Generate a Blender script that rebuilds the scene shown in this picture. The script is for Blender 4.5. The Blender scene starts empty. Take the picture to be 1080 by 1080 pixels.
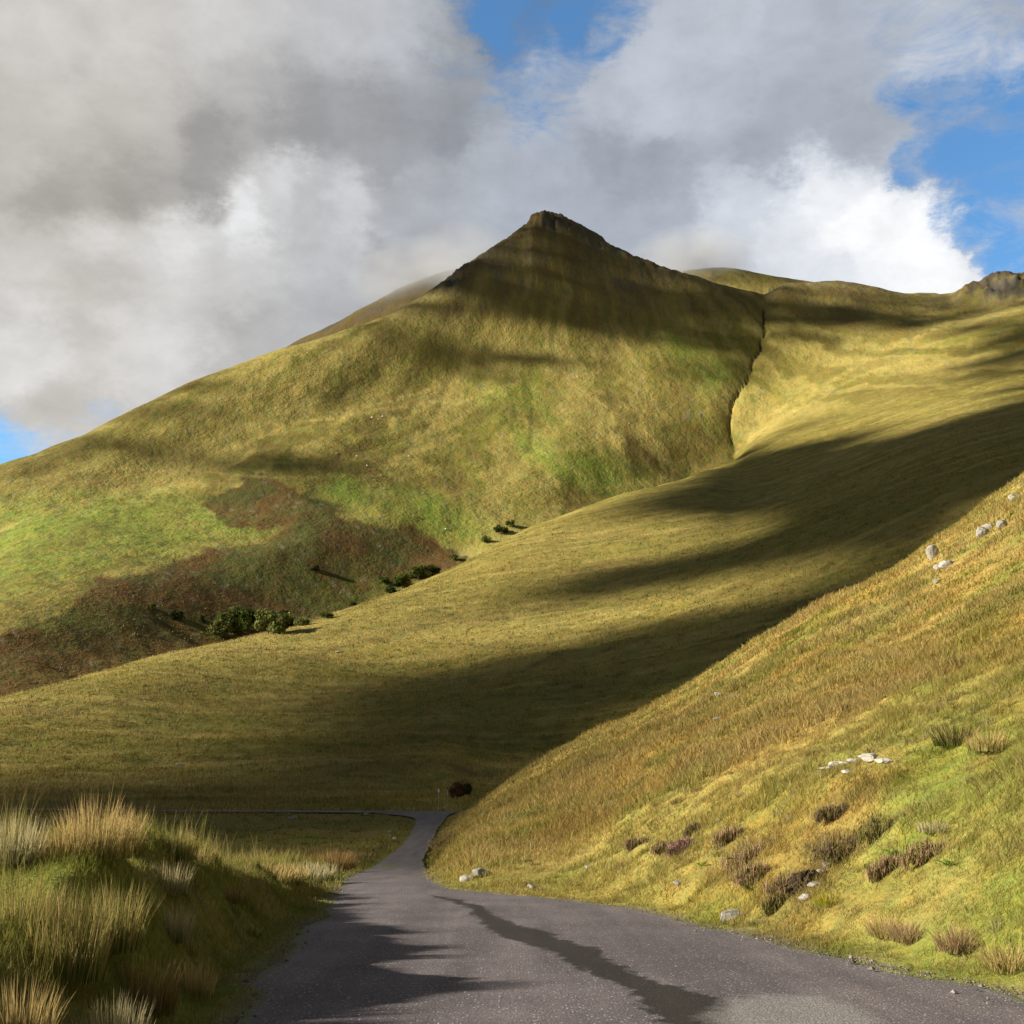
import bpy, bmesh, math, random
import numpy as np
from mathutils import Matrix

rng = np.random.default_rng(11)
random.seed(11)
sc = bpy.context.scene
COL = sc.collection

# ------------------------------------------------------------------ camera maths
FPX = 1158.0
PITCH = math.atan(230.0 / FPX)
CP, SP = math.cos(PITCH), math.sin(PITCH)
SUN_AZ = math.radians(-99.0)      # measured from +Y (view direction) towards +X
SUN_EL = math.radians(22.5)
SUN = np.array([math.sin(SUN_AZ) * math.cos(SUN_EL), math.cos(SUN_AZ) * math.cos(SUN_EL), math.sin(SUN_EL)])

def ray(px, py):
    dx = (np.asarray(px, float) - 540) / FPX
    dy = (540 - np.asarray(py, float)) / FPX
    return dx, CP - dy * SP, SP + dy * CP

def azel(px, py):
    x, y, z = ray(px, py)
    return np.arctan2(x, y), z / np.hypot(x, y)

def project(x, y, z):
    d = y * CP + z * SP
    d = np.where(d > 0.05, d, np.nan)
    return 540 + FPX * x / d, 540 - FPX * (-y * SP + z * CP) / d

# ------------------------------------------------------------------ noise
def _hash(ix, iy, seed):
    h = (ix.astype(np.int64) * 374761393 + iy.astype(np.int64) * 668265263 + seed * 974711) & 0xffffffff
    h = ((h ^ (h >> 13)) * 1274126177) & 0xffffffff
    h = (h ^ (h >> 16)) & 0xffffffff
    return h / 4294967295.0

def vnoise(x, y, seed=0):
    x = np.asarray(x, float); y = np.asarray(y, float)
    ix = np.floor(x); iy = np.floor(y)
    fx = x - ix; fy = y - iy
    fx = fx * fx * fx * (fx * (fx * 6 - 15) + 10); fy = fy * fy * fy * (fy * (fy * 6 - 15) + 10)
    a = _hash(ix, iy, seed); b = _hash(ix + 1, iy, seed)
    c = _hash(ix, iy + 1, seed); d = _hash(ix + 1, iy + 1, seed)
    return (a + (b - a) * fx) * (1 - fy) + (c + (d - c) * fx) * fy

def fbm(x, y, seed=0, octv=4, gain=0.5):
    s = 0; a = 1; t = 0
    for o in range(octv):
        c, sn = math.cos(0.6 * o + seed), math.sin(0.6 * o + seed)
        s = s + a * (vnoise((x * c - y * sn) * 2 ** o + 17.3 * o, (x * sn + y * c) * 2 ** o + 5.1 * o, seed + o * 7) * 2 - 1)
        t += a; a *= gain
    return s / t

def sstep(x, a, b):
    t = np.clip((x - a) / (b - a), 0, 1)
    return t * t * (3 - 2 * t)

def poly_sdf(px, py, poly):
    """signed distance, positive inside"""
    P = np.array(poly, float)
    d2 = np.full(px.shape, 1e12); inside = np.zeros(px.shape, bool)
    n = len(P)
    for i in range(n):
        ax, ay = P[i]; bx, by = P[(i + 1) % n]
        ex, ey = bx - ax, by - ay
        t = np.clip(((px - ax) * ex + (py - ay) * ey) / (ex * ex + ey * ey + 1e-9), 0, 1)
        d2 = np.minimum(d2, (px - ax - t * ex) ** 2 + (py - ay - t * ey) ** 2)
        if ay != by:
            c = ((ay > py) != (by > py)) & (px < (bx - ax) * (py - ay) / (by - ay) + ax)
            inside ^= c
    d = np.sqrt(d2)
    return np.where(inside, d, -d)

def line_dist(px, py, pts):
    P = np.array(pts, float); d2 = np.full(px.shape, 1e12); tt = np.zeros(px.shape)
    for i in range(len(P) - 1):
        ax, ay = P[i]; bx, by = P[i + 1]; ex, ey = bx - ax, by - ay
        t = np.clip(((px - ax) * ex + (py - ay) * ey) / (ex * ex + ey * ey + 1e-9), 0, 1)
        q = (px - ax - t * ex) ** 2 + (py - ay - t * ey) ** 2
        m = q < d2; d2 = np.where(m, q, d2); tt = np.where(m, (i + t) / (len(P) - 1), tt)
    return np.sqrt(d2), tt

# ------------------------------------------------------------------ pchip
def pchip_slopes(x, y):
    h = np.diff(x); d = np.diff(y) / h
    m = np.zeros_like(y)
    w1 = 2 * h[1:] + h[:-1]; w2 = h[1:] + 2 * h[:-1]
    ok = (d[:-1] * d[1:]) > 0
    with np.errstate(divide='ignore', invalid='ignore'):
        v = (w1 + w2) / (w1 / d[:-1] + w2 / d[1:])
    m[1:-1] = np.where(ok, v, 0)
    m[0] = d[0]; m[-1] = d[-1]
    return m

def pchip(x, y, q, m=None):
    x = np.asarray(x, float); y = np.asarray(y, float)
    if m is None: m = pchip_slopes(x, y)
    q = np.clip(q, x[0], x[-1])
    i = np.clip(np.searchsorted(x, q) - 1, 0, len(x) - 2)
    h = x[i + 1] - x[i]; t = (q - x[i]) / h
    return ((2 * t ** 3 - 3 * t ** 2 + 1) * y[i] + (t ** 3 - 2 * t ** 2 + t) * h * m[i]
            + (-2 * t ** 3 + 3 * t ** 2) * y[i + 1] + (t ** 3 - t ** 2) * h * m[i + 1])

# ------------------------------------------------------------------ road profile
RZ_Y = [-400, -30, 0, 30, 77, 100, 118, 150, 260]
RZ_Z = [22, 0.84, -1.65, -4.1, -8.6, -9.75, -10.25, -10.6, -10.6]
def roadz(y): return pchip(RZ_Y, RZ_Z, y)
XL_Y = [-60, 0, 8.9, 14.3, 22.7, 30, 45, 77, 100, 118, 136, 143, 148.5]
XL_X = [-1.8, -1.8, -2.3, -2.9, -3.6, -4.5, -6.2, -8.7, -9.5, -10.4, -11.5, -13.6, -19]
XR_Y = [-60, 0, 8, 10.7, 12, 14, 16.5, 20.8, 25, 28, 31, 36, 45, 60, 77, 100, 118, 140, 150]
XR_X = [1.9, 3.5, 4.95, 5.0, 4.8, 4.35, 3.7, 2.9, 1.6, -0.2, -1.7, -2.5, -3.4, -4.5, -6.0, -7.1, -7.8, -8.1, -7.6]
def road_edges(y):
    xl = pchip(XL_Y, XL_X, y) + 0.22 * fbm(y * 0.9, y * 0 + 3.1, 5, 4)
    xr = pchip(XR_Y, XR_X, y) + 0.26 * fbm(y * 0.9, y * 0 + 9.1, 6, 5, .6)
    return xl, xr
SIDE_Y0, SIDE_Y1 = 147.8, 150.9
def side_bend(x): return 0.0009 * np.minimum(x + 20, 0) ** 2 * 0.55
def side_z(x): return -10.6 + 0.006 * np.maximum(-x - 10, 0)
def road_out(x, y):
    """distance outside the tarmac (negative inside)"""
    xl, xr = road_edges(y)
    d = np.maximum(xl - x, x - xr)
    d = np.where(y > 150.5, 50, d)
    sb = side_bend(x)
    ds = np.maximum(np.maximum(SIDE_Y0 + sb - y, y - SIDE_Y1 + 1.3 * sstep(-x, 18, 45) - sb), x + 7.6)
    return np.minimum(d, ds)

# ------------------------------------------------------------------ terrain lines: (px, py, radius)
def plane_line(pts):            # points on the sloping valley plane
    a = []; r = []; z = []
    for px, rr in pts:
        az = float(azel(px, 900)[0]); a.append(az); r.append(rr); z.append(float(roadz(rr * math.cos(az))))
    return a, r, z
def view_line(pts):
    a = []; r = []; z = []
    for px, py, rr in pts:
        az, te = azel(px, py); a.append(float(az)); r.append(rr); z.append(float(te) * rr)
    return a, r, z

def finish(line, rb, zb, zl=None):
    """close the line round the back of the camera"""
    a, r, z = line
    zl = zb if zl is None else zl
    a = [-math.pi, math.radians(-100), math.radians(-62)] + a + [math.radians(100), math.pi]
    r = [rb, rb, r[0]] + r + [r[-1], rb]
    z = [zb, zl, (zl + z[0]) / 2] + z + [z[-1] * 0.8 + zb * .2, zb]
    return np.array(a), np.array(r), np.array(z)

L = []
L.append(finish(plane_line([(-400, 10), (0, 12), (240, 14), (360, 22), (440, 32), (480, 30), (600, 27), (700, 21), (800, 17), (900, 14.6), (1000, 12.8), (1080, 11.8), (1400, 9)]), 10, -0.85, -1.7))
left_plane = lambda r: [(p, None, r) for p in (-400, 0, 200, 350, 440)]
def mixed(leftr, rightpts):
    a, r, z = plane_line([(p, leftr) for p in (-400, 0, 200, 350, 445)])
    a2, r2, z2 = view_line(rightpts)
    return a + a2, r + r2, z + z2
L.append(finish(mixed(48, [(466, 905, 52), (500, 888, 47), (600, 866, 41), (700, 846, 33), (800, 824, 27), (900, 805, 23.5), (1000, 790, 21), (1080, 775, 19.5), (1400, 700, 16)]), 30, 1, -4))
L.append(finish(mixed(74, [(466, 893, 74), (500, 872, 72), (600, 822, 70), (700, 782, 60), (800, 744, 55), (900, 714, 52), (1000, 684, 50), (1080, 655, 48), (1400, 520, 44)]), 50, 3, -7))
L.append(finish(mixed(112, [(462, 888, 92), (475, 879, 97), (490, 867, 100), (503, 856, 101), (520, 839, 103), (540, 824, 105), (575, 804, 107), (600, 788, 108), (640, 768, 110), (700, 740, 112), (760, 704, 115), (820, 668, 118), (880, 635, 120), (940, 606, 122), (985, 578, 124), (1040, 543, 126), (1080, 517, 128), (1400, 300, 135)]), 90, 7, -10))
a_, r_, z_ = plane_line([(p, 152) for p in (-400, 0, 200, 350, 440, 462)])
a2, r2, z2 = view_line([(475, 848, 158), (500, 845, 170), (560, 835, 185), (700, 790, 200), (880, 720, 215), (1080, 640, 230), (1400, 560, 240)])
L.append(finish((a_ + a2, r_ + r2, z_ + z2), 160, 12, -10))
L.append(finish(view_line([(-400, 815, 220), (0, 799, 235), (230, 776, 265), (450, 738, 300), (600, 690, 330), (800, 605, 380), (1080, 485, 430), (1400, 420, 450)]), 260, 22, -12))
B2 = [(-400, 785, 330), (0, 737, 350), (60, 723, 370), (120, 706, 390), (230, 681, 440), (330, 657, 490), (400, 633, 530), (480, 599, 580), (540, 568, 640), (620, 537, 720), (700, 510, 800), (745, 494, 850), (775, 480, 900), (830, 450, 930), (900, 425, 950), (1000, 400, 950), (1080, 385, 950), (1400, 350, 950)]
L.append(finish(view_line(B2), 400, 35, -14))
L.append(finish(view_line([(-400, 802, 400), (0, 756, 430), (120, 726, 470), (230, 700, 520), (330, 674, 575), (400, 648, 615), (480, 611, 665), (540, 577, 720), (620, 545, 800), (700, 517, 880), (745, 497, 930), (775, 474, 965), (830, 435, 1000), (900, 410, 1010), (1000, 385, 1010), (1080, 368, 1010), (1400, 340, 1010)]), 600, 60, -10))
L.append(finish(view_line([(-400, 740, 530), (0, 640, 580), (120, 612, 620), (230, 590, 670), (330, 560, 720), (400, 545, 760), (480, 520, 820), (540, 500, 860), (620, 470, 920), (700, 440, 990), (775, 420, 1040), (830, 405, 1070), (900, 385, 1080), (1000, 360, 1080), (1080, 345, 1080), (1400, 320, 1080)]), 800, 90, 0))
L.append(finish(view_line([(-400, 690, 700), (0, 560, 760), (200, 490, 870), (330, 440, 950), (480, 395, 1050), (580, 365, 1100), (700, 360, 1120), (790, 355, 1150), (830, 345, 1170), (900, 340, 1190), (1000, 338, 1190), (1080, 322, 1180), (1400, 280, 1150)]), 1000, 100, 10))
C3 = [(-400, 650, 900), (-200, 565, 920), (0, 490, 950), (60, 470, 980), (120, 443, 1010), (200, 409, 1060), (290, 375, 1110), (330, 364, 1130), (390, 342, 1160), (440, 318, 1190), (480, 289, 1220), (520, 264, 1250), (545, 248, 1265), (557, 240, 1272), (561, 232, 1275), (575, 229, 1280), (588, 232, 1280), (600, 236, 1280), (620, 246, 1280), (660, 266, 1270), (700, 282, 1260), (750, 297, 1250), (790, 308, 1250), (805, 313, 1260), (830, 304, 1290), (870, 303, 1300), (920, 310, 1300), (960, 318, 1300), (1000, 317, 1300), (1012, 312, 1280), (1030, 302, 1270), (1080, 292, 1260), (1400, 200, 1200)]
L.append(finish(view_line(C3), 1200, 120, 20))
a, r, z = L[-1]
L.append((a.copy(), r + 220, z - np.clip(z * 0.25, 5, 75)))
L.append(finish(view_line([(-400, 700, 1900), (0, 525, 1850), (200, 432, 1850), (270, 392, 1850), (305, 370, 1850), (345, 350, 1850), (390, 325, 1850), (440, 300, 1850), (480, 288, 1850), (560, 305, 1850), (690, 300, 1850), (730, 290, 1900), (760, 287, 1900), (800, 294, 1900), (860, 301, 1900), (900, 304, 1900), (940, 313, 1900), (958, 312, 1900), (985, 311, 1900), (1005, 320, 1900), (1080, 330, 1850), (1400, 300, 1850)]), 2000, 140, 10))
a, r, z = L[-1]
L.append((a.copy(), r + 900, z * 0.3))
L.append((a.copy(), r + 5000, z * 0 - 60))

# ------------------------------------------------------------------ polar grid
azs = np.concatenate([np.linspace(-180, -60, 50)[:-1], np.linspace(-60, -31, 60)[:-1], np.linspace(-31, 31, 900), np.linspace(31, 60, 60)[1:], np.linspace(60, 180, 50)[1:]]) * math.pi / 180
rs = np.concatenate([np.geomspace(0.4, 6, 70)[:-1], np.geomspace(6, 160, 480)[:-1], np.geomspace(160, 2000, 520)[:-1], np.geomspace(2000, 6500, 40)])
NA, NR = len(azs), len(rs)
R0 = np.empty((len(L), NA)); Z0 = np.empty((len(L), NA))
for k, (a, r, z) in enumerate(L):
    o = np.argsort(a); a, r, z = a[o], r[o], z[o]
    keep = np.concatenate([[True], np.diff(a) > 1e-5]); a, r, z = a[keep], r[keep], z[keep]
    R0[k] = pchip(a, r, azs); Z0[k] = pchip(a, z, azs)
for k in range(1, len(L)):
    R0[k] = np.maximum(R0[k], R0[k - 1] * 1.05 + 1)
ZG = np.empty((NA, NR))
for i in range(NA):
    kr = np.concatenate([[0], R0[:, i]]); kz = np.concatenate([[-1.65], Z0[:, i]])
    ZG[i] = pchip(kr, kz, rs)
AZ, RR = np.meshgrid(azs, rs, indexing='ij')
X = RR * np.sin(AZ); Y = RR * np.cos(AZ)
GI = lambda k: R0[k][:, None]
PX, PY = project(X, Y, ZG)
PXn = np.nan_to_num(PX, nan=-9999); PYn = np.nan_to_num(PY, nan=-9999)

# noise relief
far = sstep(RR, 420, 900) * (1 - .6 * sstep(RR, 1300, 1500))
mid = sstep(RR, 150, 230) * (1 - sstep(RR, 500, 800) * .5)
nearA = sstep(RR, 18, 45) * (1 - sstep(RR, 118, 150)) * sstep(AZ, math.radians(-2.5), math.radians(3))
Wx = X + 30 * fbm(X / 120, Y / 120, 2, 3); Wy = Y + 30 * fbm(X / 120, Y / 120, 3, 3)
ZG += far * (7.0 * fbm(Wx / 170, Wy / 170, 11, 4) + 1.5 * fbm(Wx / 45, Wy / 45, 12, 4) + .7 * fbm(X / 13, Y / 13, 13, 4))
# spurs running down the face
ang = np.arctan2(X - 60, np.maximum(1500 - Y, 60))
ZG += far * sstep(ZG, 60, 250) * 4.5 * (np.abs(fbm(ang * 6 + .3 * fbm(X / 90, Y / 90, 15, 3), RR / 900, 14, 3)) - .25)
ZG += mid * (1.6 * fbm(Wx / 60, Wy / 25, 21, 4) + .35 * fbm(X / 9, Y / 7, 22, 3))
ZG += mid * 1.3 * fbm(X / 120, Y / 30 + X / 60, 24, 3)
ZG += nearA * (.75 * fbm(X / 16, Y / 14, 31, 4) + .28 * fbm(X / 4, Y / 4, 32, 3))
rough = sstep(RR, 12, 20) * (1 - sstep(RR, 40, 60)) * sstep(AZ, 0, .12)
ZG += rough * (.26 * fbm(X / 1.5, Y / 1.5, 33, 4) + .10 * fbm(X / .5, Y / .5, 34, 3))
farridge = sstep(RR, 1500, 1750)
ZG += farridge * 5 * fbm(X / 90, Y / 90, 41, 5)
# crags at the summit and the right-hand ridge
crag = np.exp(-((PXn - 572) / 22) ** 2 - ((PYn - 236) / 9) ** 2) + sstep(PXn, 1000, 1030) * np.exp(-((PYn - 305) / 14) ** 2) + .9 * np.exp(-((PXn - 478) / 14) ** 2 - ((PYn - 290) / 12) ** 2) + .35 * sstep(PXn, 430, 500) * (1 - sstep(PXn, 700, 760)) * np.exp(-((PYn - np.interp(PXn, [430, 480, 560, 600, 660, 760], [322, 288, 235, 238, 266, 300])) / 9) ** 2)
crag = crag * (RR > 1000) * (RR < 1500)
ZG += crag * (15 * np.abs(fbm(X / 20, Y / 20, 51, 5)) + 4.5 * (1 - 2.2 * np.abs(fbm(X / 12, Y / 14, 52, 4))) - 5)
# stream ravine cut into the mountain
RAV = [(806, 322), (806, 340), (803, 360), (795, 372), (788, 388), (778, 402), (772, 415), (771, 436), (773, 452), (774, 476)]
wob = 6.0 * fbm(X / 22, Y / 22, 61, 4)
rd, rt = line_dist(PXn + wob, PYn, RAV)
inmt = (RR > 880) & (RR < 1240)
rw = 3.0 * (1 - .45 * rt) * np.clip(.75 + .9 * fbm(X / 14, Y / 14, 62, 3), .25, 1.3)
rav = np.clip(1 - rd / rw, 0, 1) * inmt * (1 - sstep(rt, .88, .99)) * (.35 + .65 * sstep(rt, -.1, .08))
ZG -= 3.2 * sstep(rav, 0, .9) * (1 - .6 * rt)
ZG -= 6 * np.clip(1 - rd / 26, 0, 1) ** 2 * inmt

# road bed and left bank
out = road_out(X, Y)
xl, xr = road_edges(Y)
offL = xl - X                                       # metres left of the tarmac
hb = np.interp(Y, [-20, 4, 6, 8, 10, 12, 14, 18, 24, 32, 50, 80], [.3, .3, .42, .65, 1.0, 1.3, 1.42, 1.28, .85, .5, .3, .1])
prof = sstep(offL, .4, 1.75) * (1 - .9 * sstep(offL, 3.4, 11))
bank = hb * prof * (Y < 100) * (Y > -30) * (offL > 0)
ZG += bank * (1 + .22 * fbm(X / 1.5, Y / 1.5, 71, 3))
ZG += (offL > .6) * (RR < 60) * sstep(offL, .6, 2) * (.42 * fbm(X / 1.1, Y / 1.1, 72, 3) + .25 * fbm(X / 3.3, Y / 3.3, 75, 2))
floorL = (AZ < 0) * sstep(RR, 45, 70) * (1 - sstep(RR, 140, 152))
ZG += floorL * .35 * fbm(X / 8, Y / 8, 73, 4) * sstep(out, .5, 4)
bed = roadz(Y)
sidebed = side_z(X)
isside = (Y > 144) & (X < -15)
bedz = np.where(isside, sidebed, bed)
drop = np.where(RR > 60, .16, .02)
wd = np.where(RR > 60, 2.5, 1.1)
k = np.clip(out / wd, 0, 1); k = k * k * (3 - 2 * k)
nearroad = (out < wd) & (Y < 156)
ZG = np.where(nearroad, (bedz - drop) * (1 - k) + ZG * k, ZG)
verge = np.clip(1 - np.abs(out - .25) / .5, 0, 1) * (RR < 60)
ZG += verge * .05 * (1 + fbm(X / .4, Y / .4, 74, 2))

lr = np.log(rs)
def H(x, y):
    x = np.asarray(x, float); y = np.asarray(y, float)
    a = np.arctan2(x, y); r = np.clip(np.hypot(x, y), rs[0], rs[-1] * .999)
    fi = np.interp(a, azs, np.arange(NA)); fj = np.interp(np.log(r), lr, np.arange(NR))
    i = np.clip(fi.astype(int), 0, NA - 2); j = np.clip(fj.astype(int), 0, NR - 2)
    u = fi - i; v = fj - j
    return (ZG[i, j] * (1 - u) * (1 - v) + ZG[i + 1, j] * u * (1 - v) + ZG[i, j + 1] * (1 - u) * v + ZG[i + 1, j + 1] * u * v)

def hit(px, py, rmin=3.0):
    dx, dy, dz = (float(v) for v in ray(px, py))
    h = math.hypot(dx, dy); dx /= h; dy /= h; dz /= h
    r = np.geomspace(rmin, 3000, 6000)
    g = H(dx * r, dy * r) - dz * r
    k = np.argmax(g > 0)
    if g[k] <= 0: k = len(r) - 1
    if k > 0:
        t = -g[k - 1] / (g[k] - g[k - 1]); rr = r[k - 1] + t * (r[k] - r[k - 1])
    else: rr = r[0]
    x, y = dx * rr, dy * rr
    return x, y, float(H(x, y))

def normal_at(x, y, e=.3):
    hx = (H(x + e, y) - H(x - e, y)) / (2 * e); hy = (H(x, y + e) - H(x, y - e)) / (2 * e)
    n = np.array([-hx, -hy, 1.0]); return n / np.linalg.norm(n)

# ------------------------------------------------------------------ ground colours (albedo)
C = lambda *v: np.array(v, float)
def lerp(a, b, t):
    t = np.asarray(t)[..., None]
    return a * (1 - t) + b * t

OLIVE = C(.200, .166, .036); STRAW = C(.335, .268, .086); GREEN = C(.136, .148, .028); BRIGHT = C(.215, .230, .044)
BROWN = C(.165, .115, .038); RUST = C(.125, .074, .024); DARKG = C(.078, .080, .022); ROCK = C(.11, .10, .085); ORANGE = C(.315, .215, .056)
BRACKEN = [(220, 535), (245, 518), (262, 506), (290, 505), (308, 520), (350, 540), (400, 557), (440, 567), (480, 587), (482, 600), (455, 604), (415, 620), (360, 640), (330, 652), (240, 682), (165, 696), (100, 716), (30, 735), (-60, 760), (-60, 690), (0, 672), (40, 660), (85, 645), (105, 615), (165, 602), (210, 587), (280, 577), (322, 560), (290, 555), (240, 555)]
GREENS = [([(330, 520), (360, 500), (420, 510), (480, 530), (540, 560), (500, 575), (440, 560), (380, 545)], 1.0, 26),
          ([(-40, 540), (60, 520), (200, 515), (240, 540), (300, 560), (200, 580), (90, 605), (-40, 640)], .85, 28),
          ([(520, 440), (600, 470), (700, 505), (640, 530), (560, 480)], .9, 22),
          ([(700, 350), (740, 360), (770, 400), (740, 420), (712, 390)], .8, 14),
          ([(20, 660), (110, 655), (100, 680), (30, 690)], .9, 18),
          ([(560, 430), (600, 440), (680, 500), (640, 500)], .5, 14),
          ([(470, 390), (560, 400), (580, 440), (520, 440)], .45, 22)]
PATHS = [([(0, 560), (60, 535), (100, 525)], 1.6, .6), ([(60, 500), (120, 494), (200, 497), (300, 505), (400, 500)], 1.5, .4),
         ([(240, 450), (300, 444), (360, 440), (430, 428), (500, 420), (550, 402)], 1.8, .55), ([(290, 452), (380, 432), (440, 415), (490, 400)], 1.5, .4),
         ([(600, 400), (640, 430), (700, 470)], 3, .3), ([(800, 440), (850, 420), (930, 370), (1000, 340)], 3, .35),
         ([(780, 470), (830, 440), (900, 400), (960, 380)], 2.5, .35), ([(560, 470), (640, 515), (700, 505)], 2.5, .3)]

def ground_color(x, y, z):
    r = np.hypot(x, y); px, py = project(x, y, z)
    px = np.nan_to_num(px, nan=-9999); py = np.nan_to_num(py, nan=-9999)
    n1 = fbm(x / 90, y / 90, 101, 5); n2 = fbm(x / 22, y / 22, 102, 4); n3 = fbm(x / 4, y / 4, 103, 3)
    st = fbm(x / 60 + n1, y / 14 + .5 * n2, 104, 4)
    c = lerp(OLIVE, STRAW, np.clip(.30 + .6 * n1 + .5 * st, 0, 1))
    c = lerp(c, GREEN, np.clip(.08 + .55 * n2 - .3 * n1, 0, .5))
    c = lerp(c, BROWN, np.clip(.1 + 1.0 * fbm(x / 50, y / 30, 105, 4), 0, .5))
    mt = (r > 430)
    c = lerp(c, GREEN * 1.2, .26 * mt)
    ag = np.arctan2(x - 60, np.maximum(1500 - y, 60)); sk = fbm(ag * 34 + 1.2 * n2, r / 260, 141, 4)
    c = lerp(c, STRAW * 1.08, np.clip(sk * 2.0, 0, .6) * mt); c = lerp(c, BROWN, np.clip(-sk * 1.6 - .05, 0, .5) * mt)
    wx = px + 14 * fbm(x / 60, y / 60, 106, 4); wy = py + 9 * fbm(x / 60, y / 60, 107, 4)
    for poly, amt, soft in GREENS:
        m = sstep(poly_sdf(wx, wy, poly), -soft * .5, soft * .6) * amt * mt * np.clip(.8 + .8 * n2, 0, 1)
        c = lerp(c, lerp(BRIGHT * np.array([.92, 1.12, .9]), STRAW, np.clip(.08 + .6 * n3, 0, .4)), m)
    b = 4 + poly_sdf(px + 20 * fbm(x / 26, y / 26, 108, 5, .6), py + 12 * fbm(x / 26, y / 26, 109, 5, .6), BRACKEN)
    b += 3 * n3
    nb = fbm(x / 28, y / 28, 110, 5)
    bc = lerp(RUST * .9, DARKG, np.clip(.32 + 1.6 * nb, 0, 1))
    bc = lerp(bc, BROWN * .8, np.clip(-.1 + 1.2 * fbm(x / 9, y / 9, 111, 3), 0, .6))
    bc = lerp(bc, GREEN, np.clip(-.22 + 1.6 * fbm(x / 40, y / 25, 112, 4), 0, .75) * sstep(py, 560, 640))
    bc = lerp(bc, RUST, sstep(py, 640, 690) * (px < 200) * .5)
    c = lerp(c, bc, sstep(b, -2, 3) * mt)
    # scrubby specks round the bracken
    sp = sstep(fbm(x / 6, y / 5, 113, 3), .18, .4) * (px < 340) * (py > 520) * (py < 740) * mt
    c = lerp(c, DARKG * 1.3, sp * .55)
    # darker, rockier ground high up
    hi = sstep(z, 330, 520) * sstep(fbm(x / 40, y / 40, 114, 4) + .2, 0, .5)
    c = lerp(c, lerp(BROWN * .8, ROCK, np.clip(.4 + n3, 0, 1)), hi * .55)
    for pts, w, amt in PATHS:
        d, t = line_dist(px + 4 * n2, py + 2.0 * n2, pts)
        c = lerp(c, STRAW * 1.3, np.exp(-(d / w) ** 2) * min(amt * 1.5, .9) * mt * np.clip(.7 + n3, 0, 1))
    fl = sstep(fbm(x / 5, y / 4, 142, 2), .52, .6) * mt
    c = lerp(c, lerp(ROCK * 2.2, DARKG, (n3 > 0) * 1.0), fl * .35)
    rk = sstep(fbm(x / 15, y / 10, 115, 3), .45, .6) * sstep(z, 420, 520)
    c = lerp(c, ROCK, rk * .8)
    # middle hillside
    mm = (r > 145) & (r < 1000) & ~((r > 430) & (px < 700) & (py < np.interp(px, [p[0] for p in B2], [p[1] for p in B2]) - 1))
    cm = lerp(OLIVE * 1.02, STRAW * .9, np.clip(.35 + .55 * st + .35 * n1, 0, 1))
    cm = lerp(cm, GREEN, np.clip(.1 + .6 * fbm(x / 50, y / 12, 116, 4) + .3 * n3, 0, .6))
    cm = lerp(cm, BROWN, np.clip(-.05 + .9 * fbm(x / 25, y / 8, 117, 4), 0, .5))
    cm = lerp(cm, DARKG * 1.2, sstep(fbm(x / 4, y / 3, 145, 3), .2, .45) * .5)
    cm = lerp(cm, STRAW * 1.15, sstep(fbm(x / 30 + n2, y / 5, 146, 3), .25, .45) * .45)
    tr = np.exp(-((py - np.interp(px, [-100, 0, 150, 300, 420], [790, 765, 735, 700, 668]) + 4 * n2) / 2.2) ** 2) * (px < 430) * .35
    cm = lerp(cm, BROWN * .7, tr)
    c = lerp(c, cm, mm * sstep(r, 145, 160) * (1 - sstep(r, 850, 1000)))
    # near right hill
    az = np.arctan2(x, y)
    ra = (r <= 150) & (az > -.085)
    tone = fbm(x / 9, y / 9, 120, 4); t2 = fbm(x / 2.2, y / 2.2, 121, 4)
    ca = lerp(ORANGE * 1.0, STRAW * .95, np.clip(.45 + .8 * tone, 0, 1))
    ca = lerp(ca, GREEN * 1.2, np.clip(.22 + 1.0 * t2 + .4 * n3, 0, .8)); ca = lerp(ca, BROWN, np.clip(-.1 + .9 * fbm(x / 5, y / 5, 143, 4), 0, .4))
    low = 1 - sstep(r, 20, 34 + 8 * tone)
    cl = lerp(GREEN * 1.2, STRAW * .95, np.clip(.30 + 1.0 * t2, 0, 1))
    cl = lerp(cl, ORANGE * .9, np.clip(.1 + 1.1 * fbm(x / 3, y / 3, 122, 3), 0, .65))
    cl = lerp(cl, BRIGHT, np.clip(.0 + 1.1 * fbm(x / 1.8, y / 1.8, 123, 3), 0, .18) * sstep(az, .1, .35))
    cl = lerp(cl, BROWN, np.clip(-.15 + 1.2 * fbm(x / 1.2, y / 1.2, 150, 4), 0, .5)); cl = lerp(cl, DARKG * 1.5, np.clip(-.15 + 1.1 * fbm(x / .7, y / .7, 151, 3), 0, .45))
    ca = lerp(ca, cl, low)
    c = lerp(c, ca, ra * 1.0)
    # left floor and bank
    lf = (r <= 150) & (az <= -.085)
    cf = lerp(OLIVE * .85, GREEN * .85, np.clip(.45 + .8 * n3, 0, 1)); cf = lerp(cf, BROWN, np.clip(.1 + .9 * fbm(x / 6, y / 6, 124, 3), 0, .5))
    nb_ = lerp(GREEN * 1.05, STRAW * .8, np.clip(.12 + .9 * t2, 0, .8))
    nb_ = lerp(nb_, BRIGHT * .9, np.clip(.1 + tone, 0, .6))
    cf = lerp(cf, nb_, 1 - sstep(r, 30, 70))
    c = lerp(c, cf, lf * 1.0)
    # verge: bright short turf at the tarmac
    o = road_out(x, y)
    vg = np.clip(1 - o / 1.0, 0, 1) * (o > 0) * (r < 90)
    c = lerp(c, lerp(BRIGHT * .8, OLIVE, np.clip(.2 + t2, 0, 1)), vg * .7 * (az < -.02))
    gr = np.clip(1 - o / .35, 0, 1) * (o < .6) * (r < 60) * np.clip(.55 + t2, 0, 1)
    c = lerp(c, C(.13, .115, .10), gr)
    return np.clip(c, .004, .9)

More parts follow.
